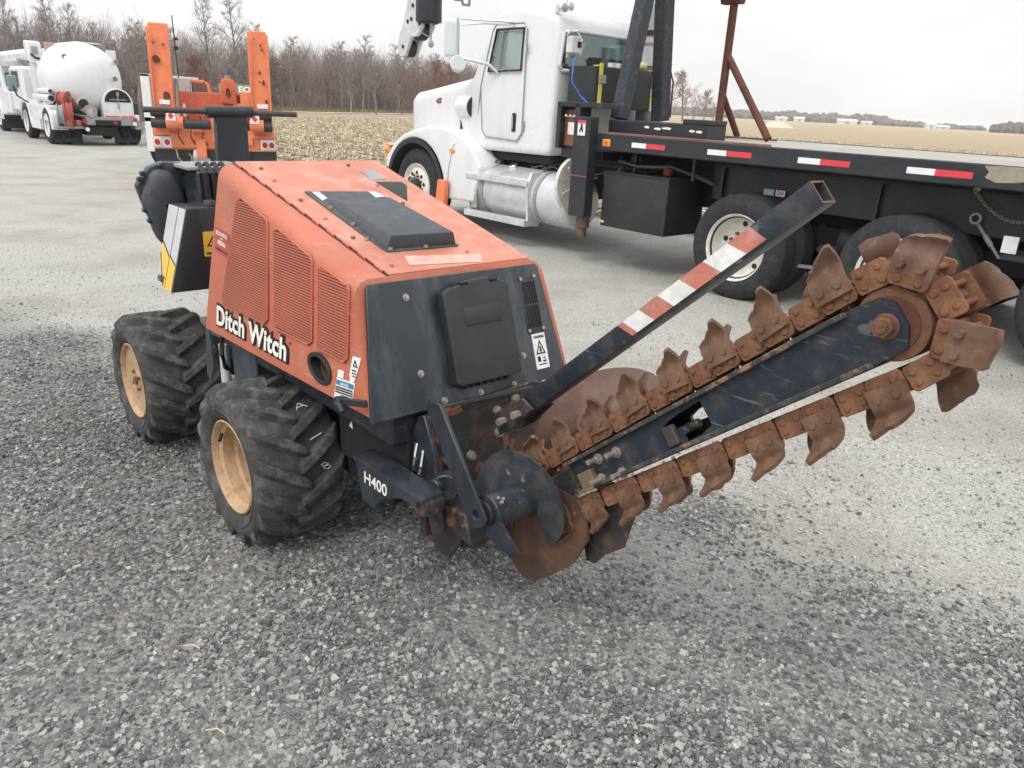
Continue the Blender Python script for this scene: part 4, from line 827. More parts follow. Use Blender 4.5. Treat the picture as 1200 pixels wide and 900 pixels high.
# cab
prof = [(-5.68, 1.085), (-4.15, 1.10), (-4.12, 1.2), (-4.12, 2.42), (-4.16, 2.58), (-4.28, 2.66), (-4.70, 2.73), (-5.06, 2.75), (-5.20, 2.70), (-5.32, 2.55), (-5.60, 2.0), (-5.68, 1.9)]
mb = MB(); mb.prism(prof, (0, 2.04, 0), (0, 5.6, 0)); bm = mb.bm
for v in bm.verts:                       # tumblehome: the cab narrows a little to the roof
    f = max(0, (v.co.z-1.9)/.85); v.co.y += (YT-v.co.y)*.05*f
cab = mb.obj('cab', 'white', K, bev=.075, seg=4, smooth=45)
mb = MB(); mb.prism([(-5.262, 2.50), (-5.20, 2.555), (-4.70, 2.555), (-4.648, 2.50), (-4.62, 1.34), (-4.70, 1.245), (-5.30, 1.262), (-5.365, 1.33), (-5.42, 1.85)], (0, .025, 0), (0, 5.588, 0)); 
for v in mb.bm.verts: v.co.y += (YT-v.co.y)*.05*max(0, (v.co.z-1.9)/.85)
door = mb.obj('door', 'white', cab, bev=.006, seg=2)
mb = MB(); mb.tube([(x, 5.584+(1.03)*.05*max(0, (z-1.9)/.85), z) for x, z in [(-5.262, 2.50), (-5.20, 2.56), (-4.70, 2.56), (-4.643, 2.50), (-4.615, 1.34), (-4.70, 1.24), (-5.30, 1.257), (-5.37, 1.33), (-5.425, 1.85), (-5.262, 2.50)]], .007, 6); mb.obj('door_seal', 'greysteel', door)
mb = MB(); wp = [(-5.175, 2.50), (-4.685, 2.505), (-4.682, 2.045), (-5.285, 2.025)]; 
mb.prism(wp, (0, .012, 0), (0, 5.578, 0))
for v in mb.bm.verts: v.co.y += (YT-v.co.y)*.05*max(0, (v.co.z-1.9)/.85)
win = mb.obj('door_window', 'pane', door)
mb = MB(); mb.tube([(x, 5.574+1.03*.05*max(0, (z-1.9)/.85), z) for x, z in wp+wp[:1]], .014, 6); mb.obj('window_seal', 'ink', win)
mb = MB(); mb.prism(rrect(-4.80, -4.73, 1.34, 1.56, .02, 3), (0, -.01, 0), (0, 5.588, 0)); dh = mb.obj('door_handle', 'ink', door, bev=.002); MB().bar((-4.765, 5.57, 1.37), (-4.765, 5.57, 1.53), .02, .012, (1, 0, 0)).obj('handle_grip', 'chrome', door)
def lean(mb):
    for v in mb.bm.verts: v.co.y += (YT-v.co.y)*.05*max(0, (v.co.z-1.9)/.85)
    return mb
wi = [(-5.155, 2.48), (-4.705, 2.485), (-4.702, 2.065), (-5.255, 2.045)]
cut(cab, [MB().box(-5.27, -4.22, 5.70, 7.54, 1.45, 2.56), MB().prism(wi, (0, 2.6, 0), (0, 5.3, 0)), MB().prism([(5.70, 2.09), (7.54, 2.09), (7.52, 2.44), (5.72, 2.44)], (.4, 0, 0), (-4.4, 0, 0), (0, 1, 0), (0, 0, 1)), MB().hexa([(-5.75, 5.84, 2.02), (-5.75, 7.40, 2.02), (-5.2, 7.40, 2.02), (-5.2, 5.84, 2.02), (-5.75, 5.88, 2.50), (-5.75, 7.36, 2.50), (-5.2, 7.36, 2.50), (-5.2, 5.88, 2.50)])], 'plastic')
cut(door, [MB().prism(wi, (0, .2, 0), (0, 5.5, 0))], 'plastic')
for y in (5.85, 6.75): mb = MB(); mb.box(-4.55, -4.38, y, y+.55, 1.46, 2.25); mb.box(-5.0, -4.40, y, y+.55, 1.46, 1.62); mb.obj('seat', 'plastic', cab, bev=.04, seg=2)
mb = MB(); mb.lathe([(-.015, .20), (.015, .20), (.015, .225), (-.015, .225)], (-5.05, 6.12, 1.95), (.8, 0, .6), 24, True); mb.cyl((-5.05, 6.12, 1.95), (-5.2, 6.12, 1.83), .02, n=8); mb.obj('steering_wheel', 'ink', cab)
mb = MB(); mb.prism(wi, (0, -.012, 0), (0, mir(5.60), 0)); lean(mb); mb.obj('far_door_window', 'pane', cab)
for z in (2.28, 1.42): MB().cyl((-4.60, 5.592, z-.05), (-4.60, 5.592, z+.05), .014, n=8).obj('door_hinge', 'greysteel', cab)
mb = MB(); rw = [(-.98, 2.06), (.62, 2.06), (.62, 2.44), (-.98, 2.50)]; rwp = [(5.66, 2.10), (5.70, 2.05), (7.54, 2.05), (7.58, 2.10), (7.54, 2.44), (7.48, 2.47), (5.76, 2.47), (5.70, 2.44)]
mb.prism(rwp, (.012, 0, 0), (-4.118, 0, 0), (0, 1, 0), (0, 0, 1)); rwo = mb.obj('rear_window', 'pane_dark', cab)
mb = MB(); mb.tube([(-4.108, y, z) for y, z in rwp+rwp[:1]], .022, 6); mb.obj('rear_window_frame', 'white', rwo)
mb = MB(); mb.box(-4.1062, -4.1052, 6.02, 6.36, 2.12, 2.36); mb.obj('window_reflection', 'glass', rwo) if False else mb.bm.free()
mb = MB(); mb.hexa([(-5.655, 5.78, 1.98), (-5.655, 7.46, 1.98), (-5.335, 7.42, 2.56), (-5.335, 5.82, 2.56), (-5.64, 5.78, 1.98), (-5.64, 7.46, 1.98), (-5.32, 7.42, 2.56), (-5.32, 5.82, 2.56)]); mb.obj('windshield', 'pane', cab, bev=.004)
mb = MB(); mb.cyl((-4.25, 5.72, 2.66), (-4.25, 5.72, 2.74), .03, n=10); mb.cyl((-4.17, 5.70, 2.70), (-4.12, 5.70, 2.70), .05, n=12); mb.cyl((-4.17, 5.80, 2.72), (-4.12, 5.80, 2.72), .045, n=12); mb.obj('work_lamp', 'chrome', cab)
MB().cyl((-4.22, 5.83, 2.68), (-4.22, 5.83, 3.25), .004, n=6).obj('radio_antenna', 'greysteel', cab)
# hood
rows = []
for x, hw_, zt, zb in ((-7.36, .66, 1.60, 1.05), (-7.355, .72, 1.66, 1.02), (-7.31, .76, 1.725, 1.0), (-7.2, .80, 1.765, 1.0), (-6.6, .86, 1.845, 1.0), (-5.9, .94, 1.94, 1.0), (-5.60, .99, 1.985, 1.0)):
    r_ = .13; L_ = [(YT-hw_, zb), (YT-hw_, zb+.2), (YT-hw_, zt-r_-.1)]+[(YT-hw_+r_*(1-math.cos(R(15*k))), zt-r_+r_*math.sin(R(15*k))) for k in range(7)]
    L_ += [(YT-.3, zt+.012)]; rows.append([Vector((x, y, z)) for y, z in L_+[(YT, zt+.02)]+[(mir(y), z) for y, z in L_[::-1]]])
mb = MB(); mb.grid(rows); mb.bm.faces.new([mb.bm.verts.new(q) for q in rows[0]]); hd = mb.obj('engine_hood', 'white', K, smooth=50)
mb = MB(); n_ = 24; mb.prism([(.088*math.cos(2*math.pi*i/n_), .034*math.sin(2*math.pi*i/n_)) for i in range(n_)], (0, -.008, 0), (-6.50, 5.752, 1.66), (1, 0, .1), (0, 0, 1)); em = mb.obj('hood_emblem', plain('dark_red_enamel', (.18, .02, .025), .3), hd)
mb = MB(); mb.tube([(-6.55, 5.742, 1.655), (-6.53, 5.742, 1.67), (-6.51, 5.742, 1.65), (-6.49, 5.742, 1.668), (-6.47, 5.742, 1.65), (-6.45, 5.742, 1.665)], .0035, 5); mb.obj('emblem_script', 'inkwhite', em)
mb = MB(); mb.cyl((-5.98, 5.76, 1.60), (-5.63, 5.70, 1.60), .15, n=28); ac = mb.obj('air_cleaner', 'white', K, bev=.03, seg=3); MB().cyl((-5.632, 5.70, 1.60), (-5.60, 5.695, 1.60), .155, n=28).obj('air_cleaner_rim', 'plastic', ac, bev=.004)
mb = MB(); mb.tube([(-5.56, 5.628, 1.10), (-5.50, 5.618, 1.25), (-5.485, 5.612, 1.60), (-5.44, 5.60, 1.88)], .006, 5); mb.obj('cowl_seam', 'greysteel', cab)
for k in range(5): MB().cyl((-5.60+.32*k, 5.598, 1.16), (-5.60+.32*k, 5.592, 1.16), .010, n=8).obj('rivet', 'white_dirty', cab)
mb = MB(); mb.tube([(-5.56, 5.41, 1.19), (-5.72, 5.398, 1.12), (-5.82, 5.396, .80), (-5.84, 5.396, .46)], .005, 5); mb.obj('fender_seam', 'greysteel', K)
mb = MB(); mb.hexa([(-5.66, 5.62, 1.72), (-5.60, 5.62, 1.72), (-5.60, 5.72, 1.72), (-5.66, 5.72, 1.72), (-5.66, 5.62, 1.93), (-5.60, 5.62, 1.93), (-5.60, 5.72, 1.93), (-5.66, 5.72, 1.93)]); mb.obj('intake_snorkel', 'plastic', K, bev=.02, seg=2)
mb = MB(); mb.tube([(-5.95, 5.70, 1.42), (-5.90, 5.66, 1.30), (-5.87, 5.66, 1.18)], .02, 8); mb.obj('hood_latch', 'ink', hd)
# fenders: outer shape with a round wheel opening
WX, WZ = -6.60, .50
def fender(y0, dy):
    out_ = [(-7.36, .72), (-7.30, .90), (-7.12, 1.07), (-6.90, 1.19), (-6.60, 1.275), (-6.30, 1.33), (-6.05, 1.335), (-5.75, 1.30), (-5.55, 1.22), (-5.36, 1.10), (-5.22, .97), (-5.16, .88), (-5.30, .44), (-5.84, .42), (-5.905, .56)]
    arch = [(WX+.68*math.cos(R(a)), WZ+.66*math.sin(R(a))) for a in range(8, 165, 12)]
    mb = MB(); mb.prism(out_+arch, (0, dy, 0), (0, y0, 0)); f = mb.obj('fender', 'white', K, bev=.035, seg=3, smooth=45)
    mb = MB(); P = [[Vector((WX+rr*math.cos(R(a)), yy, WZ+rr*.97*math.sin(R(a)))) for rr, yy in ((.68, y0-.012 if dy > 0 else y0+.012), (.625, y0-.012 if dy > 0 else y0+.012), (.60, y0+dy*.95))] for a in range(5, 168, 9)]
    mb.grid(P); mb.thick(.01); mb.obj('wheel_arch_lip', 'plastic', f, smooth=40); return f
f1 = fender(5.40, .44); fender(mir(5.40), -.44)
mb = MB(); n_ = 16; mb.prism([(.055*math.cos(2*math.pi*i/n_), .026*math.sin(2*math.pi*i/n_)) for i in range(n_)], (0, -.02, 0), (-5.74, 5.40, 1.05)); mb.obj('side_marker', 'amber', f1, bev=.004)
mb = MB(); mb.sphere((-7.34, 5.46, .955), .07, .08, .065, 14, 8); mb.obj('turn_signal', 'amber', f1)
mb = MB(); mb.prism([(-7.34, .99), (-7.2, 1.03), (-7.36, 1.04)], (0, .2, 0), (0, 5.42, 0)); mb.obj('headlamp_bezel', 'chrome', f1, bev=.004)
mb = MB(); mb.hexa([(-7.62, 5.42, .42), (-7.40, 5.42, .42), (-7.40, mir(5.42), .42), (-7.62, mir(5.42), .42), (-7.62, 5.46, .70), (-7.36, 5.40, .72), (-7.36, mir(5.40), .72), (-7.62, mir(5.46), .70)]); mb.obj('bumper', 'chrome', K, bev=.02, seg=2)
mb = MB(); mb.box(-7.38, -7.30, 6.05, 7.2, .80, 1.66); mb.obj('radiator_grille', 'chrome', K, bev=.01)
# wheels
def truck_wheel(name, rad, wd, prof, mt, holes, hub):
    tp = [(.05, .56*rad), (.012, .62*rad), (-.004, .72*rad), (-.006, .80*rad), (.006, .90*rad), (.03, .97*rad), (.05, .992*rad)]
    nt_ = 5; t0, t1 = .055, wd-.055
    for k in range(nt_):
        a = t0+(t1-t0)*k/nt_; b = t0+(t1-t0)*(k+1)/nt_; tp += [(a, rad), (b-.012, rad), (b-.011, rad-.012), (b-.002, rad-.012)]
    tp += [(t1, rad), (wd-.03, .97*rad), (wd, .82*rad), (wd-.01, .62*rad), (wd-.05, .56*rad)]
    tm = MB().lathe(tp, n=56).mesh('tyre', 'trucktyre', smooth=40, off=Vector()); rm = MB().lathe(prof, n=48).mesh(name, mt, smooth=40, off=Vector())
    return tm, rm
FRp = [(.02, .318), (.0, .312), (.012, .295), (.03, .285), (.05, .262), (.03, .25), (.005, .215), (-.005, .15), (.0, .135), (.03, .125), (.03, 0)]
RRp = [(.02, .318), (.0, .312), (.012, .298), (.05, .285), (.14, .275), (.165, .26), (.172, .2), (.158, .15), (.150, .125), (.13, .115), (.10, .105), (.10, 0)]
TF, RF = truck_wheel('wheel', .515, .30, FRp, 'cream', 10, 0); TR, RRm = truck_wheel('wheel', .495, .28, RRp, 'cream', 10, 0)
def tw(x, z, tm, rm, y, flip=False, front=False, extra=True):
    w_ = link('wheel', rm, K); w_.location = Vector((x, y, z))-OFF; w_.scale = (1, -1 if flip else 1, 1); link('tyre', tm, w_)
    if extra:
        for k in range(10):
            a = 2*math.pi*k/10+.2
            if front: q = Vector((.19*math.cos(a), .001, .19*math.sin(a))); link('hand_hole_shade', HH, w_).location = q; link('wheel_nut', WN, w_).location = (.158*math.cos(a+.3), -.006, .158*math.sin(a+.3))
            else: link('wheel_nut', WN, w_).location = (.135*math.cos(a), .142, .135*math.sin(a))
        if not front:
            for k in range(5): a = 2*math.pi*k/5+.4; link('hand_hole_shade', HH, w_).location = (.215*math.cos(a), .170, .215*math.sin(a))
        else: link('hub', HUB, w_)
    return w_
HH = MB().cyl((0, -.004, 0), (0, .004, 0), .026, n=12).mesh('hand_hole_shade', 'ink', off=Vector()); WN = MB().cyl((0, -.03, 0), (0, .004, 0), .016, n=6).mesh('wheel_nut', 'rust_frame', off=Vector())  # black discs paint the dark of the holes on a solid rim
HUB = MB().lathe([(.02, .105), (-.05, .10), (-.075, .085), (-.08, .06), (-.10, .055), (-.105, 0)], n=24).mesh('hub', 'plastic', off=Vector())
tw(-6.60, .505, TF, RF, 5.42, front=True); tw(-6.60, .505, TF, RF, mir(5.42), True, True, False)
for x in (-1.36, .12, 1.50):
    tw(x, .485, TR, RRm, 5.40); tw(x, .485, TR, RRm, 5.74, extra=False); tw(x, .485, TR, RRm, mir(5.40), True, extra=False); tw(x, .485, TR, RRm, mir(5.74), True, extra=False)
for k, a in enumerate((.9, 4.1)):
    pass
# frame, suspension and clutter underneath
mb = MB()
for y in (6.18, 7.06): mb.box(-7.2, 3.6, y-.05, y+.05, .72, 1.02)
for x in (-5.2, -3.4, -2.6, -.6, .9, 2.4): mb.box(x-.05, x+.05, 6.2, 7.04, .78, .96)
fr = mb.obj('frame_rail', 'under', K, bev=.006)
mb = MB()
for x in (-6.6, -1.36, .12, 1.5): mb.cyl((x, 5.6, .50), (x, mir(5.6), .50), .085, n=14); mb.sphere((x, YT, .50), .2, .25, .2)
for x in (-.7, .85): mb.box(x-.6, x+.6, 6.05, 6.12, .55, .72)
ax_ = mb.obj('axle', 'under', fr); ax_['kind'] = 'stuff'
mb = MB(); mb.box(-1.95, 3.6, 5.80, 5.84, .86, 1.19); mb.box(-1.95, 3.6, 5.775, 5.84, 1.18, 1.20); sp = mb.obj('subframe_plate', 'deckblack', K, bev=.004)
mb = MB(); mb.box(-5.2, -3.9, 5.95, 7.3, .60, 1.08); mb.box(-3.1, -1.9, 6.0, 7.2, .95, 1.24); mb.box(-5.6, -4.2, 5.72, 7.5, .985, 1.09); mb.obj('gearbox_shroud', 'under', fr, bev=.02)
for i in range(9):
    x = -5.3+.2*i; mb = MB(); mb.tube([(x, 5.82, .98+.03*math.sin(i)), (x+.12, 5.76, .93), (x+.26, 5.80, .97), (x+.34, 5.9, .90)], .012, 6); mb.obj('air_line', random.choice(['ink', 'greysteel', 'ink']), fr)
for y, x0, x1, z in ((5.79, -.95, -.35, .36), (5.79, -.72, -.35, .30)): MB().bar((x0, y, z), (x1, y, z+.04), .03, .03).obj('brake_rod', 'greysteel', fr)
mb = MB(); mb.box(-1.36, -1.255, 5.772, 5.776, .965, 1.02); mb.obj('blue_sticker', plain('pale_blue_sticker', (.35, .48, .58)), sp); mb = MB(); mb.box(-1.235, -1.14, 5.772, 5.776, .965, 1.02); o9 = mb.obj('white_sticker', 'paper', sp)
put_text('sticker_word', 'Q55', 'ink', o9, (-1.225, 5.7715, .972), (1, 0, 0), (0, 0, 1), width=.075, height=.04, bold=.02, lift=.0005)
for k in range(3):                       # ribs and bolts along the frame
    x = (-1.9, -.35, 1.3)[k]; pass
    MB().box(x+.05, x+.09, 5.755, 5.78, .87, 1.17).obj('plate_rib', 'deckblack', sp)
    MB().cyl((x+.2, 5.776, .93), (x+.2, 5.764, .93), .016, n=8).obj('frame_bolt', 'rust_frame', sp)
for x in (-1.85, -.62): at_ = MB().cyl((x, 6.02, .62), (x+.55, 6.02, .62), .14, n=20).obj('air_tank', 'deckblack', K, bev=.02, seg=2)
mb = MB(); mb.tube([(-3.0, 5.55, 1.15), (-2.7, 5.5, 1.10), (-2.3, 5.52, 1.14), (-2.05, 5.6, 1.08), (-1.9, 5.75, 1.0)], .02, 8); mb.obj('hydraulic_line', 'greyplastic', K)
mb = MB(); mb.tube([(-3.05, 5.62, 1.2), (-2.9, 5.58, 1.07), (-2.62, 5.6, 1.05), (-2.4, 5.7, 1.18)], .016, 8); mb.obj('hydraulic_line', 'ink', K)
# fuel tank with steps
FT = MB().cyl((-5.40, 5.76, .60), (-3.74, 5.76, .60), .315, n=40).obj('fuel_tank', 'alu', K, bev=.02, seg=2, smooth=50)
mb = MB(); mb.lathe([(0, .312), (.03, .305), (.055, .27), (.07, .15), (.075, 0)], (-3.74, 5.76, .60), (1, 0, 0), 40); mb.obj('tank_dome', 'alu', FT, smooth=60)
for x in (-4.20, -5.2): MB().lathe([(0, .317), (0, .325), (.05, .325), (.05, .317)], (x, 5.76, .60), (1, 0, 0), 40).obj('tank_strap', 'greysteel', FT)
mb = MB(); mb.cyl((-4.85, 5.70, .90), (-4.85, 5.68, .95), .06, n=20); mb.obj('fuel_cap', 'chrome', FT, bev=.006); mb = MB()
for x in (-5.25, -4.30): mb.tube([(x, 5.60, .86), (x+.07, 5.72, .98), (x+.22, 5.86, 1.02)], .010, 6)
mb.obj('tank_stay', 'ink', FT)
mb = MB()
for x in (-5.44, -4.30):
    mb.prism([(5.44, .28), (5.62, .26), (5.72, .92), (5.46, .90), (5.40, .72)], (.045, 0, 0), (x, 0, 0), (0, 1, 0), (0, 0, 1))
mb.box(-5.43, -4.26, 5.37, 5.47, .27, .345); mb.box(-5.43, -4.26, 5.385, 5.47, .74, .80); mb.hexa([(-5.43, 5.42, .80), (-4.26, 5.42, .80), (-4.26, 5.74, .905), (-5.43, 5.74, .905), (-5.43, 5.42, .82), (-4.26, 5.42, .82), (-4.26, 5.74, .925), (-5.43, 5.74, .925)])
stp = mb.obj('cab_step', 'alu', K, bev=.004)
MB().box(-5.36, -5.24, 5.43, 5.436, .37, .70).obj('step_shade_strip', 'greysteel', stp)
# outrigger post and the control panel behind the cab
mb = MB(); mb.box(-3.44, -3.20, 5.27, 5.41, .53, 1.57); op = mb.obj('outrigger_post', 'deckblack', K, bev=.008)
mb = MB(); mb.cyl((-3.31, 5.39, .40), (-3.31, 5.39, .53), .075, n=16); mb.cyl((-3.31, 5.39, .30), (-3.31, 5.39, .40), .05, n=14); mb.obj('outrigger_jack', 'guard', op, bev=.004)
MB().box(-3.445, -3.195, 5.262, 5.272, .955, .968).obj('post_weld', 'rust_guard', op)
lb = MB().box(-3.37, -3.26, 5.262, 5.269, 1.38, 1.535).obj('warning_label', 'paper', op)
mb = MB(); mb.prism([(-3.345, 1.42), (-3.33, 1.41), (-3.315, 1.44), (-3.30, 1.41), (-3.285, 1.42), (-3.30, 1.47), (-3.30, 1.50), (-3.325, 1.50), (-3.325, 1.47)], (0, -.002, 0), (0, 5.2615, 0)); mb.obj('warning_pictogram', 'ink', lb)
MB().box(-3.37, -3.26, 5.2595, 5.263, 1.505, 1.535).obj('label_band', 'redtape', lb)
mb = MB(); mb.box(-3.84, -3.78, 5.40, 5.55, 1.22, 1.70); mb.box(-3.56, -3.48, 5.40, 5.55, 1.22, 1.70); mb.box(-3.84, -3.16, 5.40, 5.60, 1.66, 1.715); mb.box(-3.84, -3.48, 5.50, 5.58, 1.22, 1.66); mb.box(-3.84, -3.2, 5.5, 6.0, 1.12, 1.22); cp = mb.obj('control_panel', 'deckblack', K, bev=.006)
ip = MB().box(-3.78, -3.56, 5.485, 5.503, 1.25, 1.63).obj('panel_face', 'rust_guard', cp); MB().box(-3.73, -3.58, 5.478, 5.487, 1.37, 1.50).obj('panel_paper', 'paper', ip)
for x in (-3.74, -3.67, -3.61): MB().cyl((x, 5.486, 1.56), (x, 5.44, 1.57), .012, n=8).obj('control_lever', 'inkwhite', ip)
# cream hose reel under the panel
mb = MB(); mb.lathe([(-.02, .30), (-.06, .31), (-.07, .30), (-.03, .12), (-.03, .05), (-.06, .045), (-.06, 0)], (-3.66, 5.62, .82), (1, 0, 0), 36); mb.lathe([(.0, .30), (.0, .0)], (-3.68, 5.62, .82), (1, 0, 0), 36); hr = mb.obj('hose_reel', 'cream', K, smooth=40)
for k in range(6): a = k*1.047+.3; MB().bar((-3.625, 5.62+.05*math.cos(a), .82+.05*math.sin(a)), (-3.605, 5.62+.29*math.cos(a), .82+.29*math.sin(a)), .014, .02).obj('reel_rib', 'cream', hr)
MB().lathe([(.0, .31), (.03, .32), (.03, .0)], (-3.0, 5.76, .82), (1, 0, 0), 36).obj('reel_flange', worn('dull_olive_flange', (.10, .10, .085), dust=(.2, .2, .18)), hr)
mb = MB(); mb.tube([(-3.1, 5.5, .62), (-3.0, 5.48, .55), (-2.95, 5.55, .52)], .03, 8); mb.obj('blue_hose', 'bluehose', K); mb = MB(); mb.sphere((-3.06, 5.46, .50), .07, .05, .025); mb.obj('yellow_rag', plain('straw_yellow_rag', (.6, .5, .25), .9), K)
# tool box
tb = MB().box(-3.08, -2.21, 5.42, 6.05, .455, 1.02).obj('tool_box', 'deckblack', K, bev=.01, seg=2); MB().box(-3.09, -2.20, 5.41, 6.06, 1.02, 1.035).obj('tool_box_lid', 'deckblack', tb, bev=.004)
mb = MB(); mb.cyl((-2.45, 5.70, 1.04), (-2.45, 5.70, 1.12), .05, n=14); mb.obj('red_filler_cap', plain('red_plastic', (.5, .08, .05)), K, bev=.006)
for x in (-2.8, -2.05): MB().bar((x, 5.6, 1.02), (x, 5.6, 1.25), .03, .05, (0, 1, 0)).obj('deck_bracket', 'deckblack', K)
# deck
mb = MB(); mb.box(-3.19, 3.9, 5.40, mir(5.40), 1.385, 1.405); dk = mb.obj('flat_deck', worn('worn_steel_deck', (.34, .32, .28), dust=(.48, .44, .38), dust_amt=.7, rough=.6, scale=2), K)
for y, s_ in ((5.38, 1), (mir(5.38), -1)): MB().box(-3.20, 3.9, min(y, y+.07*s_), max(y, y+.07*s_), 1.245, 1.412).obj('side_rail', 'deckblack', dk, bev=.008)
mb = MB(); mb.prism([(0.60, 1.40), (.72, 1.407), (.95, 1.408), (.95, 1.33), (.82, 1.30), (.70, 1.29), (.62, 1.32), (.64, 1.36)], (0, -.002, 0), (0, 5.3795, 0)); mb.obj('mud_splash', worn('dried_mud', (.33, .29, .23), dust=(.2, .18, .15), scale=14, rough=.9), dk)
mb = MB(); mb.box(-3.15, 3.9, 5.78, 5.90, 1.20, 1.385); mb.box(-3.15, 3.9, mir(5.9), mir(5.78), 1.20, 1.385)
for k in range(9): x = -3.0+.8*k; mb.box(x, x+.08, 5.46, mir(5.46), 1.27, 1.383)
mb.obj('deck_beam', 'under', dk, bev=.004)
for x0, x1 in ((-2.70, -2.275), (-1.775, -1.305), (-.85, -.39), (.065, .54), (1.05, 1.5)):
    m_ = x0+(x1-x0)*.44; a = MB().box(x0, m_, 5.376, 5.379, 1.300, 1.348).obj('reflector_tape', 'whitetape', dk); MB().box(m_, x1, 5.376, 5.379, 1.300, 1.348).obj('reflector_tape', 'redtape', dk)
mk = MB().box(-3.095, -2.985, 5.365, 5.379, 1.285, 1.36).obj('side_reflector', 'amber', dk, bev=.006); MB().box(-3.065, -3.015, 5.36, 5.366, 1.305, 1.34).obj('reflector_centre', plain('orange_core', (.5, .17, .03)), mk)
# bulkhead box and rusty plate on the deck
bh = MB().box(-3.26, -1.98, 5.62, 5.95, 1.405, 1.555).obj('deck_box', 'deckblack', K, bev=.01); MB().box(-2.28, -1.98, 5.62, 5.95, 1.555, 1.60).obj('deck_box_cap', 'deckblack', bh, bev=.006)
for x0, x1, z in ((-2.62, -2.55, 1.49), (-2.52, -2.42, 1.50), (-2.18, -2.13, 1.49), (-2.10, -2.04, 1.487), (-2.75, -2.70, 1.50)):
    mb = MB(); mb.prism([(x0, z-.008), (x1, z-.012), (x1+.01, z+.008), ((x0+x1)/2, z+.014), (x0-.01, z+.006)], (0, -.0015, 0), (0, 5.6195, 0)); mb.obj('paint_chip', 'inkwhite', bh)
MB().box(-3.15, -1.25, 5.45, 5.60, 1.4055, 1.425).obj('rusty_edge_plate', 'rust_guard', dk, bev=.004)
# hydraulic tank across the back of the cab
ht = MB().box(-4.02, -3.60, 5.72, 6.98, 1.66, 2.10).obj('hydraulic_tank', 'plastic', K, bev=.02, seg=3)
for y in (5.78, 6.70):
    mb = MB(); mb.box(-3.602, -3.590, y, y+.055, 1.66, 2.13); mb.box(-3.70, -3.595, y, y+.055, 2.10, 2.112); sp_ = mb.obj('tank_strap', 'yellowstrap', ht, bev=.002)
    MB().box(-3.60, -3.575, y-.01, y+.10, 1.92, 2.01).obj('strap_ratchet', 'bolt', sp_, bev=.004); MB().box(-3.60, -3.58, y, y+.08, 1.66, 1.72).obj('strap_end', 'paper', sp_)
mb = MB(); mb.cyl((-3.78, 5.86, 2.10), (-3.78, 5.86, 2.17), .07, .085, 18); mb.cyl((-3.78, 5.86, 2.17), (-3.78, 5.86, 2.19), .095, n=18); mb.obj('tank_cap', 'plastic', ht, bev=.004)
mb = MB(); mb.sphere((-3.7, 6.62, 2.15), .06, .06, .05); mb.obj('yellow_cap', plain('pale_yellow_cap', (.65, .60, .25)), ht)
for y in (6.02, 6.14): MB().box(-3.70, -3.64, y, y+.08, 2.10, 2.15).obj('white_tag', 'paper', ht)
gb = MB().box(-3.82, -3.72, 5.45, 5.59, 2.21, 2.38).obj('junction_box', 'greywhite', K, bev=.01); MB().box(-3.722, -3.716, 5.53, 5.59, 2.27, 2.33).obj('junction_label', 'ink', gb)
MB().box(-3.80, -3.76, 5.44, 5.75, 2.165, 2.20).obj('junction_bracket', 'bolt', gb)
mb = MB(); mb.tube([(-3.80, 5.44, 2.38), (-3.78, 5.45, 2.42), (-3.76, 5.55, 2.44), (-3.76, 5.63, 2.36), (-3.76, 5.62, 2.20)], .012, 7); mb.obj('white_cable', 'inkwhite', gb)
mb = MB(); mb.tube([(-3.74, 5.52, 2.19), (-3.68, 5.44, 2.05), (-3.64, 5.40, 1.92), (-3.58, 5.48, 1.78), (-3.52, 5.55, 1.70)], .011, 8); mb.obj('blue_air_line', 'bluehose', K)
# exhaust stack and boxes on the far side
mb = MB(); mb.cyl((-3.95, 7.05, 1.2), (-3.95, 7.05, 2.44), .11, n=24); ms = mb.obj('muffler', 'greysteel', K, bev=.01); mb = MB(); mb.tube([(-3.95, 7.05, 2.44), (-3.95, 7.05, 2.62), (-3.94, 7.06, 2.78), (-3.86, 7.10, 2.93), (-3.72, 7.2, 3.02)], .075, 14); mb.obj('exhaust_pipe', 'cream', ms); MB().cyl((-3.95, 7.05, 2.52), (-3.95, 7.05, 2.58), .092, n=16).obj('exhaust_clamp', 'rust_frame', ms)
MB().box(-3.85, -3.70, 6.78, 6.97, 2.16, 2.38).obj('valve_box', 'greywhite', K, bev=.006); MB().box(-4.05, -3.99, 6.74, 6.80, 2.05, 2.72).obj('exhaust_shield', 'white', K)
# crane gantry legs
lg = MB().bar((-3.2, 5.72, 1.56), (-3.2, 6.06, 3.25), .15, .15, (1, 0, 0)).obj('crane_leg', 'navy', K, bev=.01); MB().bar((-3.2, 6.43, 1.56), (-3.2, 6.24, 3.25), .17, .15, (1, 0, 0)).obj('crane_leg', 'navy', K, bev=.01)
mb = MB(); mb.tube([(-3.15, 6.42, 2.15), (-3.15, 6.53, 1.98), (-3.15, 6.54, 1.60)], .010, 8); mb.obj('crane_hose', 'rust_frame', K)
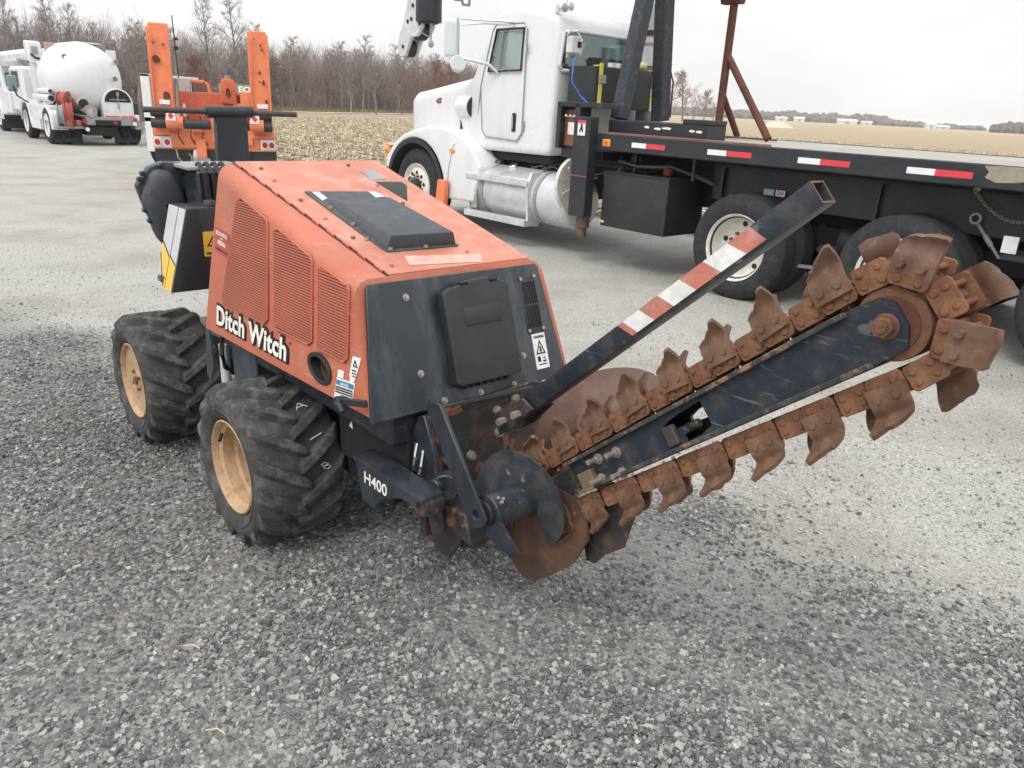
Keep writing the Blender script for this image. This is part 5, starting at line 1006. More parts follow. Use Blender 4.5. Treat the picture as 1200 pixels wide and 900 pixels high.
# stowed crane boom over the cab, head hanging at the front
mb = MB(); mb.box(-7.6, -2.6, 6.42, 6.82, 3.16, 3.58); cb = mb.obj('crane_boom', 'greywhite', K, bev=.02, seg=2); MB().box(-3.5, -2.8, 6.0, 7.2, 3.25, 3.6).obj('crane_turret', 'navy', K, bev=.02)
mb = MB(); mb.prism([(-8.36, 3.25), (-8.10, 3.3), (-8.06, 3.0), (-8.02, 2.72), (-8.14, 2.585), (-8.30, 2.575), (-8.40, 2.44), (-8.48, 2.30), (-8.62, 2.29), (-8.70, 2.42), (-8.63, 2.66), (-8.55, 2.74)], (0, .06, 0), (0, 6.50, 0)); mb.prism([(-8.36, 3.25), (-8.10, 3.3), (-8.06, 3.0), (-8.02, 2.72), (-8.14, 2.585), (-8.30, 2.575), (-8.40, 2.44), (-8.48, 2.30), (-8.62, 2.29), (-8.70, 2.42), (-8.63, 2.66), (-8.55, 2.74)], (0, .06, 0), (0, 6.70, 0)); bt = mb.obj('boom_head', 'greywhite', K, bev=.01)
for x, z, rr in ((-8.55, 2.42, .13), (-8.22, 2.68, .15), (-8.52, 2.66, .08)): MB().cyl((x, 6.56, z), (x, 6.70, z), rr, n=22).obj('sheave', 'plastic', bt, bev=.01)
for x, z in ((-8.53, 2.44), (-8.30, 2.83), (-8.08, 2.76), (-8.26, 3.02), (-8.40, 2.80)): MB().cyl((x, 6.49, z), (x, 6.50, z), .03, n=12).obj('sheave_pin', 'ink', bt)
mb = MB(); mb.cyl((-7.98, 6.60, 2.78), (-7.98, 6.60, 3.3), .20, n=24); mb.cyl((-7.98, 6.60, 2.76), (-7.98, 6.60, 2.78), .15, n=24); mb.obj('winch_drum_cover', 'black', bt, bev=.03, seg=2)
mb = MB(); mb.cyl((-7.87, 6.56, 2.78), (-7.87, 6.56, 2.5), .016, n=8); mb.sphere((-7.86, 6.56, 2.47), .05, .04, .055); mb.obj('hook_ball', 'greysteel', bt); mb = MB(); mb.tube([(-8.1, 6.52, 2.72), (-8.0, 6.5, 2.62), (-7.88, 6.55, 2.56)], .008, 6); mb.obj('hook_cable', 'greysteel', bt)
mb = MB(); mb.box(-8.05, -7.5, 6.44, 6.8, 3.2, 3.5); mb.obj('boom_neck', 'greywhite', cb, bev=.02)
mb = MB()
for (a, b) in (((-7.22, 6.6, 3.2), (-7.14, 6.6, 2.985)), ((-7.14, 6.6, 2.985), (-6.99, 6.6, 2.965)), ((-6.99, 6.6, 2.965), (-6.99, 6.6, 3.2))): mb.cyl(a, b, .018, n=8)
mb.box(-7.3, -7.2, 6.55, 6.65, 3.04, 3.2); mb.obj('boom_hanger', 'greysteel', cb)
# mirrors
mb = MB(); mb.tube([(-4.86, 5.60, 2.575), (-5.10, 5.45, 2.58), (-5.46, 5.26, 2.60)], .014, 8); mb.tube([(-4.95, 5.60, 2.545), (-5.2, 5.42, 2.55), (-5.46, 5.27, 2.53)], .010, 8); mb.tube([(-5.49, 5.25, 2.61), (-5.50, 5.24, 2.15), (-5.44, 5.27, 2.13)], .013, 8); mb.tube([(-5.09, 5.60, 2.0), (-5.16, 5.48, 2.10), (-5.42, 5.29, 2.16)], .020, 8); ma = mb.obj('mirror_arm', 'alu', K)
mb = MB(); mb.hexa([(-5.74, 5.23, 2.17), (-5.70, 5.21, 2.17), (-5.57, 5.34, 2.17), (-5.63, 5.36, 2.17), (-5.74, 5.23, 2.60), (-5.70, 5.21, 2.60), (-5.57, 5.34, 2.60), (-5.63, 5.36, 2.60)]); m1 = mb.obj('side_mirror', 'white', ma, bev=.02, seg=2)
mb = MB(); mb.hexa([(-5.692, 5.213, 2.2), (-5.685, 5.213, 2.2), (-5.562, 5.335, 2.2), (-5.569, 5.335, 2.2), (-5.692, 5.213, 2.57), (-5.685, 5.213, 2.57), (-5.562, 5.335, 2.57), (-5.569, 5.335, 2.57)]); mb.obj('mirror_pane', 'mirror', ma)
mb = MB(); mb.cyl((-5.47, 5.24, 2.09), (-5.43, 5.22, 2.095), .10, n=24); mb.obj('round_mirror', 'chrome', ma, bev=.01, seg=2); MB().cyl((-5.43, 5.22, 2.095), (-5.426, 5.218, 2.095), .088, n=24).obj('round_mirror_pane', 'mirror', ma)
# chain and turnbuckle on the deck side
def hang_chain(name, pts, par):
    q = [Vector(p_) for p_ in pts]; 
    for i, (a, b) in enumerate(zip(q, q[1:])):
        m_ = (a+b)/2; d_ = (b-a); u, v = frame(d_); w_ = u if i % 2 else v; w_ = w_*.010; d_ = d_*.72
        MB().tube([m_-d_+w_*.6, m_-d_*.4+w_, m_+d_*.4+w_, m_+d_+w_*.6, m_+d_-w_*.6, m_+d_*.4-w_, m_-d_*.4-w_, m_-d_-w_*.6, m_-d_+w_*.6], .0042, 5).obj(name, 'bolt', par)
dc = MB().cyl((.47, 5.76, 1.215), (.47, 5.80, 1.215), .022, n=10).obj('chain_anchor', 'greysteel', K)
hang_chain('chain_loop', [(.445+.56*f, 5.775, 1.205-.62*f*(1-f)*.9-.12*f) for f in [k/26 for k in range(27)]], dc)
mb = MB(); mb.lathe([(-.012, .045), (.012, .045), (.012, .028), (-.012, .028)], (.505, 5.77, .99), (0, 1, 0), 18, True); mb.cyl((.525, 5.77, .955), (.735, 5.77, .715), .012, n=8); mb.cyl((.60, 5.77, .87), (.66, 5.77, .80), .02, n=8); mb.obj('turnbuckle', 'greysteel', K)
mb = MB(); mb.box(.84, 1.1, 5.42, 5.78, .76, .80); mb.obj('mudguard_bracket', 'deckblack', K); MB().box(.83, .93, 5.415, 5.43, .81, .93).obj('grey_plate', 'greywhite', K)
OFF = Vector()
# orange chock hung behind the front wheel
CH = thing('wheel_chock', 'small orange wheel chock hanging behind the front tyre of the white truck', 'wheel chock', yard(-5.88, 5.33, .34), YAW)
mb = MB(); mb.prism([(-.10, 0), (.10, 0), (.115, .33), (-.055, .33)], (0, .07, 0), (0, -.03, 0)); mb.obj('chock_body', 'orange2', CH, bev=.008); mb = MB(); mb.box(-.21, .15, -.05, .06, -.02, .0); mb.obj('chock_base', 'orange2', CH, bev=.004); MB().tube([(-.02, .01, -.02), (-.03, .03, -.12), (-.02, .12, -.14)], .012, 8).obj('chock_hanger', 'ink', CH)
# rusty A-frame standing on the deck
AF = thing('a_frame', 'rusty steel A-frame stand welded up from pipe, on the flat deck of the white truck', 'steel frame', yard(-2.6, 7.0, 1.407), YAW)
def yl(x, y, z): return (x+2.6, y-7.0, z-1.407)
MB().cyl(yl(-2.80, 7.0, 1.42), yl(-2.80, 7.0, 2.80), .045, n=16).obj('pipe_post', 'rust_frame', AF)
MB().cyl(yl(-2.79, 7.0, 2.28), yl(-2.06, 6.88, 1.43), .040, n=16).obj('pipe_brace', 'rust_frame', AF); MB().cyl(yl(-2.80, 7.02, 1.86), yl(-2.80, 7.42, 1.43), .036, n=16).obj('pipe_brace', 'rust_frame', AF)
mb = MB(); mb.box(-.62+0, .62, -.14, -.06, .012, .03); mb.box(-.24, -.16, -.9, .5, .0, .012); mb.obj('foot_angle', 'rust_frame', AF, bev=.003)
mb = MB(); mb.prism([(-.34, 1.40), (-.10, 1.40), (-.08, 1.47), (-.14, 1.52), (-.30, 1.52), (-.36, 1.46)], (0, .1, 0), (0, -.05, 0)); mb.obj('head_plate', 'rust_frame', AF, bev=.004)
# ------------------------------------------------------------------ orange equipment trailer, seen from behind
OT = thing('equipment_trailer', 'orange equipment trailer with two tall ramps folded upright, behind the trencher', 'trailer', (-5.02, 13, 0), R(17)); OT.scale = (.9, 1, 1)
def b_(name, mat, par, x0, x1, y0, y1, z0, z1, bev=.006): return MB().box(x0+5.1, x1+5.1, y0, y1, z0, z1).obj(name, mat, par, bev=bev, off=Vector())
fr = b_('deck_frame', 'orange2', OT, -6.12, -4.07, .02, 2.9, .72, .98)
b_('rear_beam', 'orange2', OT, -6.12, -4.07, -.02, .02, .93, 1.04); b_('deck_plate', 'rust_frame', fr, -6.10, -4.09, .05, 2.85, .98, 1.0)
for xl, xr, xtl, xtr, dz in ((-6.05, -5.72, -6.03, -5.72, 0), (-4.44, -4.09, -4.42, -4.12, -.02)):
    mb = MB(); mb.hexa([(xl+5.1, -.10, 1.02), (xr+5.1, -.10, 1.02), (xr+5.1, .06, 1.02), (xl+5.1, .06, 1.02), (xtl+5.1, -.02, 2.57+dz), (xtr+5.1, -.02, 2.57+dz), (xtr+5.1, .10, 2.57+dz), (xtl+5.1, .10, 2.57+dz)]); rp = mb.obj('ramp', 'orange2', OT, bev=.012, off=Vector())
    mb = MB(); 
    for e in (xl, xr-.03): mb.box(e+5.1, e+.03+5.1, -.125, -.08, 1.04, 2.50)
    mb.obj('ramp_edge', 'orange2', rp, bev=.004, off=Vector())
    for k in range(7):
        z = random.uniform(1.15, 2.5); mb = MB(); cx = (xl+xr)/2+5.1+random.uniform(-.1, .1); s_ = random.choice([.012, .018, .03, .055])
        mb.prism([(cx+s_*math.cos(a)*random.uniform(.6, 1.3), z+s_*1.3*math.sin(a)*random.uniform(.6, 1.3)) for a in [2*math.pi*i/9 for i in range(9)]], (0, .02, 0), (0, -.115+.05*(z-1.02)/1.55, 0)); mb.obj('worn_patch', 'rust_frame', rp, smooth=0, off=Vector())
    b_('ramp_label', 'paper', rp, xl+.10, xr-.06, -.108, -.09, 1.40, 1.47, .0)
body = b_('hose_cabinet', worn('orange_red_panel', (.62, .13, .055), dust=(.6, .3, .2), rough=.45), OT, -5.68, -4.45, .25, .9, 1.04, 1.60); b_('cabinet_label', 'paper', body, -5.62, -5.57, .24, .252, 1.22, 1.42, 0)
b_('cabinet_label', 'paper', body, -5.62, -5.50, .235, .251, 1.44, 1.5, 0) if False else None
mb = MB(); mb.prism([(.14, 1.46), (.42, 1.44), (.41, 1.74), (.37, 1.82), (.20, 1.83), (.16, 1.77)], (0, .3, 0), (0, .02, 0)); rs = mb.obj('reservoir', worn('orange_reservoir', (.58, .12, .05), dust=(.5, .25, .16), rough=.5), OT, bev=.03, seg=2, off=Vector()); MB().cyl((.28, .15, 1.82), (.28, .15, 1.88), .05, n=12).obj('reservoir_cap', 'greysteel', rs, off=Vector())
mb = MB(); mb.tube([(.27, .01, 1.68), (.25, -.01, 1.6), (.29, -.01, 1.54), (.31, .0, 1.62), (.28, .01, 1.68)], .012, 6); mb.obj('reservoir_handle', 'ink', rs, off=Vector())
b_('light_box', 'greywhite', OT, -5.66, -5.47, .3, .42, 1.60, 1.80); b_('light_box_door', 'plastic', OT, -5.45, -5.43, .3, .6, 1.6, 1.78)
mb = MB(); mb.tube([(-.34, .3, 1.76), (-.15, .3, 1.765), (-.07, .3, 1.73), (-.05, .3, 1.6)], .028, 10); mb.obj('handrail', 'orange2', OT, off=Vector())
b_('right_bracket', 'orange2', OT, -4.62, -4.45, .0, .3, 1.30, 1.64); b_('right_bracket', 'orange2', OT, -4.75, -4.45, .05, .2, 1.38, 1.46)
for x0, x1, s0, s1 in ((-6.10, -5.15, -5.86, -5.58), (-4.48, -4.10, -4.48, -4.24)):
    cy = MB().cyl((x0+5.1, -.20, 1.12), (x1+5.1, -.20, 1.12), .072, n=16).obj('lift_cylinder', 'deckblack', OT, bev=.004, off=Vector()); MB().cyl((s0+5.1, -.20, 1.14), (s1+5.1, -.20, 1.14), .092, n=18).obj('cylinder_clamp', 'orange2', cy, bev=.004, off=Vector())
    MB().cyl((x0+5.1, -.17, 1.275), ((x0+.30 if x0 < -5 else x1)+5.1, -.17, 1.275), .058, n=14).obj('spring', 'plastic', cy, off=Vector())
    lb = b_('warning_label', 'paper', cy, s0+.02, s0+.17, -.30, -.285, 1.17, 1.30, 0); mb = MB(); xx = s0+.095+5.1; mb.prism([(xx-.05, 1.24), (xx, 1.19), (xx+.05, 1.24), (xx, 1.29)], (0, -.004, 0), (0, -.301, 0)); mb.obj('warning_diamond', 'redtape', lb, off=Vector())
b_('rear_sill', 'orange2', OT, -5.85, -5.05, -.03, .0, .75, .95); b_('rear_sill', 'orange2', OT, -4.95, -4.45, -.03, .0, .82, .94)
for x0, x1 in ((-5.85, -5.70), (-5.45, -5.25), (-5.0, -4.85), (-4.42, -4.2)): b_('red_tape', worn('worn_red_tape', (.55, .10, .06), dust=(.6, .3, .2), dust_amt=.6), fr, x0, x1, -.034, -.029, .965, 1.0, 0)
b_('hitch_post', 'orange2', OT, -5.42, -5.25, -.09, .0, .60, .90); b_('hitch_plate', 'greysteel', OT, -5.48, -5.2, -.12, -.02, .52, .60); b_('under_cross', 'plastic', OT, -5.4, -4.5, -.01, .1, .55, .72)
for k in range(3): b_('light_tag', 'paper', fr, -4.98+.1*k, -4.93+.1*k, -.035, -.03, .67, .69, 0)
for x0, x1 in ((-6.13, -5.82), (-4.32, -4.05)):
    lp = b_('lamp_plate', 'greywhite', OT, x0, x1, -.05, -.02, .745, .92, .004)
    for cx in (x0+.075, x1-.075):
        rg = MB().cyl((cx+5.1, -.05, .832), (cx+5.1, -.065, .832), .068, n=20).obj('lamp_ring', 'inkwhite', lp, off=Vector()); MB().cyl((cx+5.1, -.065, .832), (cx+5.1, -.075, .832), .048, n=18).obj('tail_lamp', 'redlens', lp, bev=.004, off=Vector())
b_('mud_flap', 'plastic', OT, -6.13, -5.5, .05, .07, .22, .745, .003); b_('mud_flap', 'plastic', OT, -4.62, -4.05, .05, .07, .22, .745, .003)
for k in range(5):
    xx = -.62+.2*k; mb = MB(); mb.tube([(xx, -.06, 1.24), (xx+.05, -.10, 1.08), (xx+.02, -.08, .92), (xx+.10, -.05, .80)], .010, 7); mb.obj('hydraulic_hose', 'ink', OT, off=Vector())
b_('valve_block', 'greysteel', OT, -5.02, -4.86, -.08, .05, 1.02, 1.22); b_('cross_tube', 'plastic', OT, -5.70, -4.45, .10, .2, 1.06, 1.16); b_('lever_plate', 'orange2', OT, -5.14, -5.08, -.12, -.02, .86, 1.34)
mb = MB(); mb.tube([(-.66, -.02, .72), (-.64, -.05, .60), (-.52, -.05, .48), (-.42, -.05, .50), (-.41, -.03, .62), (-.46, -.05, .66)], .018, 8); mb.obj('safety_chain_hook', 'bolt', OT, off=Vector())
TWm, RWm = truck_wheel('wheel', .45, .26, RRp, 'cream', 10, 0)
for x in (-6.05, -4.15):
    for y in (1.2, 2.25): w_ = link('wheel', RWm, OT); w_.location = (x+5.1 if x < -5 else x+5.1, y, .45); w_.rotation_euler = (0, 0, R(-90) if x < -5 else R(90)); w_.rotation_euler = (0, 0, R(-90)) if x < -5 else (0, 0, R(90)); link('tyre', TWm, w_)
mb = MB(); mb.tube([(-.56, .4, 1.5), (-.57, .4, 2.2), (-.58, .41, 2.72)], .010, 6); mb.box(-.585, -.52, .38, .42, 2.36, 2.40); mb.box(-.59, -.52, .38, .42, 2.22, 2.27); mb.obj('whip_antenna', 'ink', OT, off=Vector())
# white stake truck hidden behind the trailer, only its left edge shows
WT = thing('stake_trailer', 'white stake trailer almost hidden behind the left ramp of the orange trailer', 'trailer', (-7.3, 17.0, 0))
mb = MB(); mb.box(-.73, -.55, 0, .06, .35, 1.90); mb.box(-.73, -.55, 0, 2.6, 1.84, 1.90); mb.box(-.73, -.66, 2.54, 2.6, .7, 1.9); mb.box(-.73, .9, 0, .06, .95, 1.05); mb.obj('stake_frame', 'white_dirty', WT, bev=.01, off=Vector())
MB().box(-.70, .95, .06, 3.0, .75, .95).obj('flat_bed', 'deckblack', WT, bev=.01, off=Vector()); MB().box(-.12, .12, 3.0, 4.2, .55, .70).obj('drawbar', 'deckblack', WT, bev=.01, off=Vector())
for x, rz in ((-.86, -90), (.9, 90)):
    for y in (.75, 1.75): w_ = link('wheel', RWm, WT); w_.location = (x, y, .45); w_.rotation_euler = (0, 0, R(rz)); link('tyre', TWm, w_)
mb = MB(); mb.box(-.88, -.80, .1, .9, .95, 1.35); mb.obj('rack_basket', worn('brown_rack', (.14, .11, .09)), WT, off=Vector())
# sign far behind the trailer
SG = thing('yard_sign', 'small white lettered sign board in front of the wood, behind the orange trailer', 'sign', (-13.5, 38.0, 0), R(-8))
for x in (-.55, .55): MB().box(x-.04, x+.04, -.04, .04, 0, 1.55).obj('post', 'greysteel', SG, off=Vector())
sb = MB().box(-.85, .85, -.05, -.02, 1.25, 1.95).obj('board', worn('grey_green_board', (.22, .23, .22)), SG, off=Vector()); put_text('lettering', 'RSY EQ', 'inkwhite', sb, (-.75, -.055, 1.55), (1, 0, 0), (0, 0, 1), width=1.5, height=.32, bold=.04, lift=.002, thick=.004)
# ------------------------------------------------------------------ tank truck with hose reels
TX0, TY0 = -22.2, 5.36
TK = thing('tank_truck', 'white tank truck seen from behind with red hose reels on its rear bumper', 'truck', yard(TX0, TY0), YAW)
# local: x towards the camera (its rear is at 0), y to the right, z up
def tbx(name, mat, par, *a, bev=.01): return MB().box(*a).obj(name, mat, par, bev=bev, off=Vector())
mb = MB(); mb.lathe([(-3.6, 0), (-3.55, .52), (-3.3, .82), (-2.9, .94), (-2.3, .98), (-.95, .98), (-.60, .935), (-.32, .81), (-.13, .60), (-.03, .34), (0, 0)], (0, .04, 1.76), (1, 0, 0.0), 40); tk = mb.obj('tank', 'white', TK, smooth=60, off=Vector())
mb = MB(); n_ = 14; mb.prism([(.62+.40*math.cos(math.pi*i/n_), 1.16+.40*math.sin(math.pi*i/n_)) for i in range(n_+1)]+[(.22, .74), (1.02, .74)], (.34, 0, 0), (-.28, 0, 0), (0, 1, 0), (0, 0, 1)); hb = mb.obj('hatch_housing', 'white', TK, bev=.015, seg=2, off=Vector())
mb = MB(); mb.prism([(.62+.345*math.cos(math.pi*i/n_), 1.19+.33*math.sin(math.pi*i/n_)) for i in range(n_+1)], (.012, 0, 0), (.062, 0, 0), (0, 1, 0), (0, 0, 1)); mb.obj('hatch_shade', 'under', hb, off=Vector())  # dark plate on the closed housing, painting the shade inside the hatch
mb = MB(); mb.box(.07, .10, .59, .66, 1.36, 1.46); mb.box(.07, .09, .61, .64, 1.0, 1.36); mb.box(.07, .09, .40, .84, 1.24, 1.27); mb.obj('hatch_valve', 'greysteel', hb, off=Vector())
for y0, y1, m_ in ((.24, .42, 'redtape'), (.42, .62, 'redtape'), (.66, .84, 'redtape'), (.86, 1.0, 'redtape')): tbx('reflector_tape', m_, hb, .06, .066, y0, y1, .755, .82, bev=0)
for x, y, z in ((-.34, -.50, 2.30), (-.30, .76, 2.24), (-.035, .62, 1.80)): mb = MB(); mb.lathe([(0, .05), (.03, .07), (.07, .07), (.07, .045), (.04, .04), (.04, 0)], (x, y, z), Vector((1, .3*y, .35*(z-1.74))), 16); mb.obj('tank_fitting', 'greysteel', tk, off=Vector())
for x in (-.98, -2.25): MB().lathe([(0, .977), (.006, .986), (.03, .986), (.036, .977)], (x, .04, 1.76), (1, 0, 0), 48).obj('weld_seam', 'white_dirty', tk, off=Vector())
tbx('tank_rail', 'white_dirty', tk, -.95, -.75, .1, .55, 2.70, 2.73)
fr = tbx('rear_bumper', 'greysteel', TK, -.30, .12, -.28, 1.0, .56, .78); tbx('rear_step', 'greysteel', TK, -.5, .15, -1.02, -.28, .46, .52); tbx('rear_step', 'greysteel', TK, -.5, .15, 1.0, 1.22, .46, .66)
tbx('recess_shade', 'under', fr, .12, .125, -.05, .62, .56, .70, bev=0); tbx('plate_lamp', 'redlens', fr, .12, .14, .42, .52, .60, .68, bev=0)  # flat dark plate paints the shade of a recess in the bumper
for y, z, m_ in ((-.34, .66, 'redlens'), (-.34, .55, 'ink'), (.98, .62, 'inkwhite'), (-.28, .45, 'inkwhite'), (1.0, .73, 'redlens')): MB().cyl((.15, y, z), (.175, y, z), .055, n=14).obj('rear_lamp', m_, fr, off=Vector())
mb = MB(); mb.box(-5.2, .0, -.35, -.25, .42, .66); mb.box(-5.2, .0, .45, .55, .42, .66); mb.box(-1.2, .05, -.25, .5, .28, .50); mb.cyl((-.9, -.9, .5), (-.9, 1.1, .5), .09, n=12); mb.obj('chassis', 'under', TK, off=Vector())
# left side body
sbd = tbx('side_body', 'white', TK, -2.6, -.35, -1.06, -.62, .62, 1.02); tbx('side_locker', 'white', TK, -2.9, -1.7, -1.05, -.6, .34, .62); tbx('mast_post', 'white', TK, -2.05, -1.80, -1.02, -.84, .62, 2.62)
mb = MB(); mb.prism([(-1.22, .34), (-1.15, .72), (-.95, .90), (-.65, .92), (-.42, .76), (-.34, .40), (-.22, .40), (-.24, .82), (-.5, 1.04), (-1.1, 1.04), (-1.35, .8), (-1.4, .34)], (0, .4, 0), (0, -1.07, 0)); mb.obj('rear_fender', 'white', TK, bev=.02, off=Vector())
for z, rr in ((1.22, .10), (1.40, .065)):
    pt = MB().cyl((-2.3, -.93, z), (-.50, -.93, z), rr, n=20).obj('hose_tube', 'white', TK, off=Vector()); MB().cyl((-.505, -.93, z), (-.495, -.93, z), rr*.78, n=18).obj('tube_mouth_shade', 'ink', pt, off=Vector())  # black end discs paint the dark inside of the tubes
mb = MB(); mb.bar((-1.9, -.9, 1.05), (-.6, -.9, 1.1), .05, .05); mb.bar((-1.95, -.9, 2.3), (-.7, -.85, 1.55), .06, .06); mb.bar((-.52, -.9, 1.0), (-.52, -.9, 1.32), .06, .06); mb.box(-1.4, -1.15, -.95, -.85, 1.02, 1.16); mb.obj('side_ladder', 'white_dirty', TK, off=Vector())
# reels
def reel(name, c, rr, wd, mat, rz=0.0):
    mb = MB(); mb.lathe([(-wd/2, rr*.5), (-wd/2, rr), (-wd/2+.03, rr), (-wd/2+.03, rr*.85), (0, rr*.9), (wd/2-.03, rr*.85), (wd/2-.03, rr), (wd/2, rr), (wd/2, rr*.5), (-wd/2, rr*.5)], c, (math.cos(rz), math.sin(rz), 0), 22); rl = mb.obj(name, mat, TK, off=Vector())
    return rl
reel('hose_reel', (-.32, -.62, 1.22), .20, .3, 'hosered', .5); reel('hose_reel', (-.05, -.66, .82), .36, .22, 'hosered', 1.35); reel('hose_reel', (-.02, -.86, .80), .30, .16, 'greysteel', 1.3); reel('cable_reel', (0, -.70, .66), .24, .2, worn('orange_brown_hose', (.42, .17, .10)), 1.3)
mb = MB(); mb.cyl((-.3, -.18, .98), (.10, -.14, .94), .13, n=20); mb.cyl((-.3, -.26, 1.12), (-.05, -.24, 1.12), .13, n=16); mo = mb.obj('pump_motor', 'greywhite', TK, bev=.01, off=Vector()); mb = MB(); mb.lathe([(0, .16), (.06, .16), (.06, .10), (0, .10)], (.08, -.13, .93), (1, .1, 0), 20, True); mb.obj('motor_guard', 'bolt', mo, off=Vector()); MB().cyl((-.04, -.26, 1.12), (.01, -.25, 1.12), .125, n=16).obj('motor_cap', 'ink', mo, off=Vector())
for y0, y1, z0, z1, m_ in ((-.55, -.38, .52, .68, 'orange'), (1.02, 1.2, .67, .86, 'cream'), (1.2, 1.42, .62, .80, 'bolt')): tbx('rear_gear', m_, TK, -.1, .1, y0, y1, z0, z1, bev=.03)
tbx('rear_cabinet', 'plastic', TK, -.5, -.1, 1.0, 1.38, .86, 1.18); tbx('tool_tray', 'cream', TK, -.4, 0, 1.38, 1.62, .6, .98)
mb = MB()
for a, b in (((.0, 1.25, .12), (.0, 1.25, .46)), ((.0, 1.5, .12), (.0, 1.5, .8)), ((.0, 1.25, .14), (.0, 1.5, .14))): mb.cyl(a, b, .018, n=8)
mb.obj('folding_step', 'greywhite', TK, off=Vector())
tbx('mud_flap', 'plastic', TK, -.45, -.42, -1.0, -.30, .05, .46, bev=.003); tbx('mud_flap', 'plastic', TK, -.45, -.42, .55, 1.22, .05, .50, bev=.003)
TKT, TKR = truck_wheel('wheel', .50, .28, RRp, 'white_dirty', 10, 0)
for x, y, fl in ((-.80, -1.08, 1), (-.80, 1.30, -1), (-3.4, -1.08, 1), (-3.4, 1.3, -1)): w_ = link('wheel', TKR, TK); w_.location = (x, y, .50); w_.scale = (1, fl, 1); link('tyre', TKT, w_)
for x, y, fl in ((-.80, -.76, 1), (-.80, .98, -1)): w_ = link('wheel', TKR, TK); w_.location = (x, y, .50); w_.scale = (1, fl, 1); link('tyre', TKT, w_)
# front fender and cab
mb = MB(); mb.prism([(-4.05, .5), (-3.95, .95), (-3.7, 1.12), (-3.1, 1.12), (-2.85, .95), (-2.7, .42), (-2.80, .42), (-2.93, .85), (-3.15, 1.02), (-3.65, 1.02), (-3.86, .88), (-3.95, .5)], (0, .45, 0), (0, -1.08, 0)); mb.obj('front_fender', 'white', TK, bev=.03, off=Vector())
cb = tbx('cab', 'white', TK, -5.4, -3.75, -.98, 1.2, .7, 2.05, bev=.08); tbx('cab_window', 'glassdark', cb, -5.0, -4.1, -1.0, -.97, 1.45, 1.9, bev=0)
mb = MB(); mb.tube([(-2.6, -1.1, 1.05), (-2.9, -1.3, 1.22), (-3.0, -1.35, 1.5)], .025, 8); mm_ = mb.obj('mirror_arm', 'ink', TK, off=Vector()); MB().box(-3.08, -2.98, -1.48, -1.24, 1.32, 1.78).obj('side_mirror', worn('teal_grey_mirror', (.20, .28, .28), rough=.3), mm_, bev=.03, off=Vector())
# folded boom with its joint, above the side body
mb = MB(); mb.hexa([(-2.15, -1.08, 2.22), (-1.75, -1.08, 2.12), (-1.75, -.72, 2.12), (-2.15, -.72, 2.22), (-2.2, -1.08, 2.72), (-1.8, -1.08, 2.68), (-1.8, -.72, 2.68), (-2.2, -.72, 2.72)]); bj = mb.obj('boom_joint', 'white', TK, bev=.03, off=Vector()); MB().box(-1.745, -1.735, -.98, -.82, 2.36, 2.56).obj('joint_window', 'greysteel', bj, off=Vector()); mb = MB(); mb.tube([(-1.72, -1.02, 2.36), (-1.70, -.92, 2.26), (-1.70, -.78, 2.24), (-1.70, -.70, 2.28)], .03, 8); mb.obj('joint_hose', 'ink', bj, off=Vector())
MB().box(-1.95, -1.8, -.62, -.36, 2.46, 2.70).obj('rusty_valve_box', worn('red_brown_box', (.42, .26, .21), dust=(.7, .65, .6), dust_amt=.7, scale=12), TK, bev=.01, off=Vector())
tbx('lamp_bracket', 'white_dirty', TK, -1.2, -1.12, .80, 1.05, 2.3, 2.58)
# ------------------------------------------------------------------ white utility truck at the left edge
UT = thing('bucket_truck', 'white boom truck parked at the left edge beyond the tank truck', 'truck', yard(-28.2, 5.32), YAW)
mb = MB(); mb.prism([(-2.6, .55), (-.2, .55), (.0, .7), (.0, 1.32), (-.05, 1.40), (-.12, 2.0), (-.25, 2.12), (-1.9, 2.12), (-2.2, 1.45), (-2.6, 1.40)], (0, 2.1, 0), (0, -1.05, 0)); ub = mb.obj('cab_body', 'white', UT, bev=.06, seg=3, off=Vector())
tbx('rear_window', 'glassdark', ub, -.03, .0, -.95, .95, 1.45, 1.86, bev=0).rotation_euler = (0, 0, 0)
tbx('side_window', 'glassdark', ub, -1.7, -.35, -1.07, -1.045, 1.45, 1.9, bev=0); tbx('window_pillar', 'white', ub, .0, .03, -.62, -.50, 1.40, 1.95, bev=0)
mb = MB(); mb.prism([(-.1, 2.12), (.35, 1.98), (.35, 2.04), (-.05, 2.2)], (0, 2.1, 0), (0, -1.05, 0)); mb.obj('sun_visor', 'greysteel', ub, off=Vector()); tbx('tail_panel', 'white', UT, .0, .7, -1.05, 1.05, .62, 1.3, bev=.03)
mb = MB(); mb.prism([(-1.9, .4), (-1.85, .9), (-1.55, 1.08), (-1.0, 1.08), (-.75, .9), (-.68, .4), (-.78, .4), (-.86, .84), (-1.08, .98), (-1.5, .98), (-1.74, .84), (-1.8, .4)], (0, .3, 0), (0, -1.10, 0)); mb.obj('fender', 'white', UT, bev=.02, off=Vector())
for x, y, fl in ((-1.28, -1.08, 1), (-1.28, 1.08, -1), (-5.2, -1.08, 1), (-5.2, 1.08, -1)): w_ = link('wheel', TKR, UT); w_.location = (x, y, .50); w_.scale = (1, fl, 1); link('tyre', TKT, w_)
tbx('mud_flap', 'plastic', UT, -.62, -.60, -1.05, -.4, .12, .6, bev=0); tbx('mud_flap', 'plastic', UT, -.62, -.60, .4, 1.05, .12, .6, bev=0); tbx('chassis', 'under', UT, -6.0, .3, -.5, .5, .45, .65); tbx('front_body', 'white', UT, -6.2, -2.6, -1.05, 1.05, .7, 1.5, bev=.05)
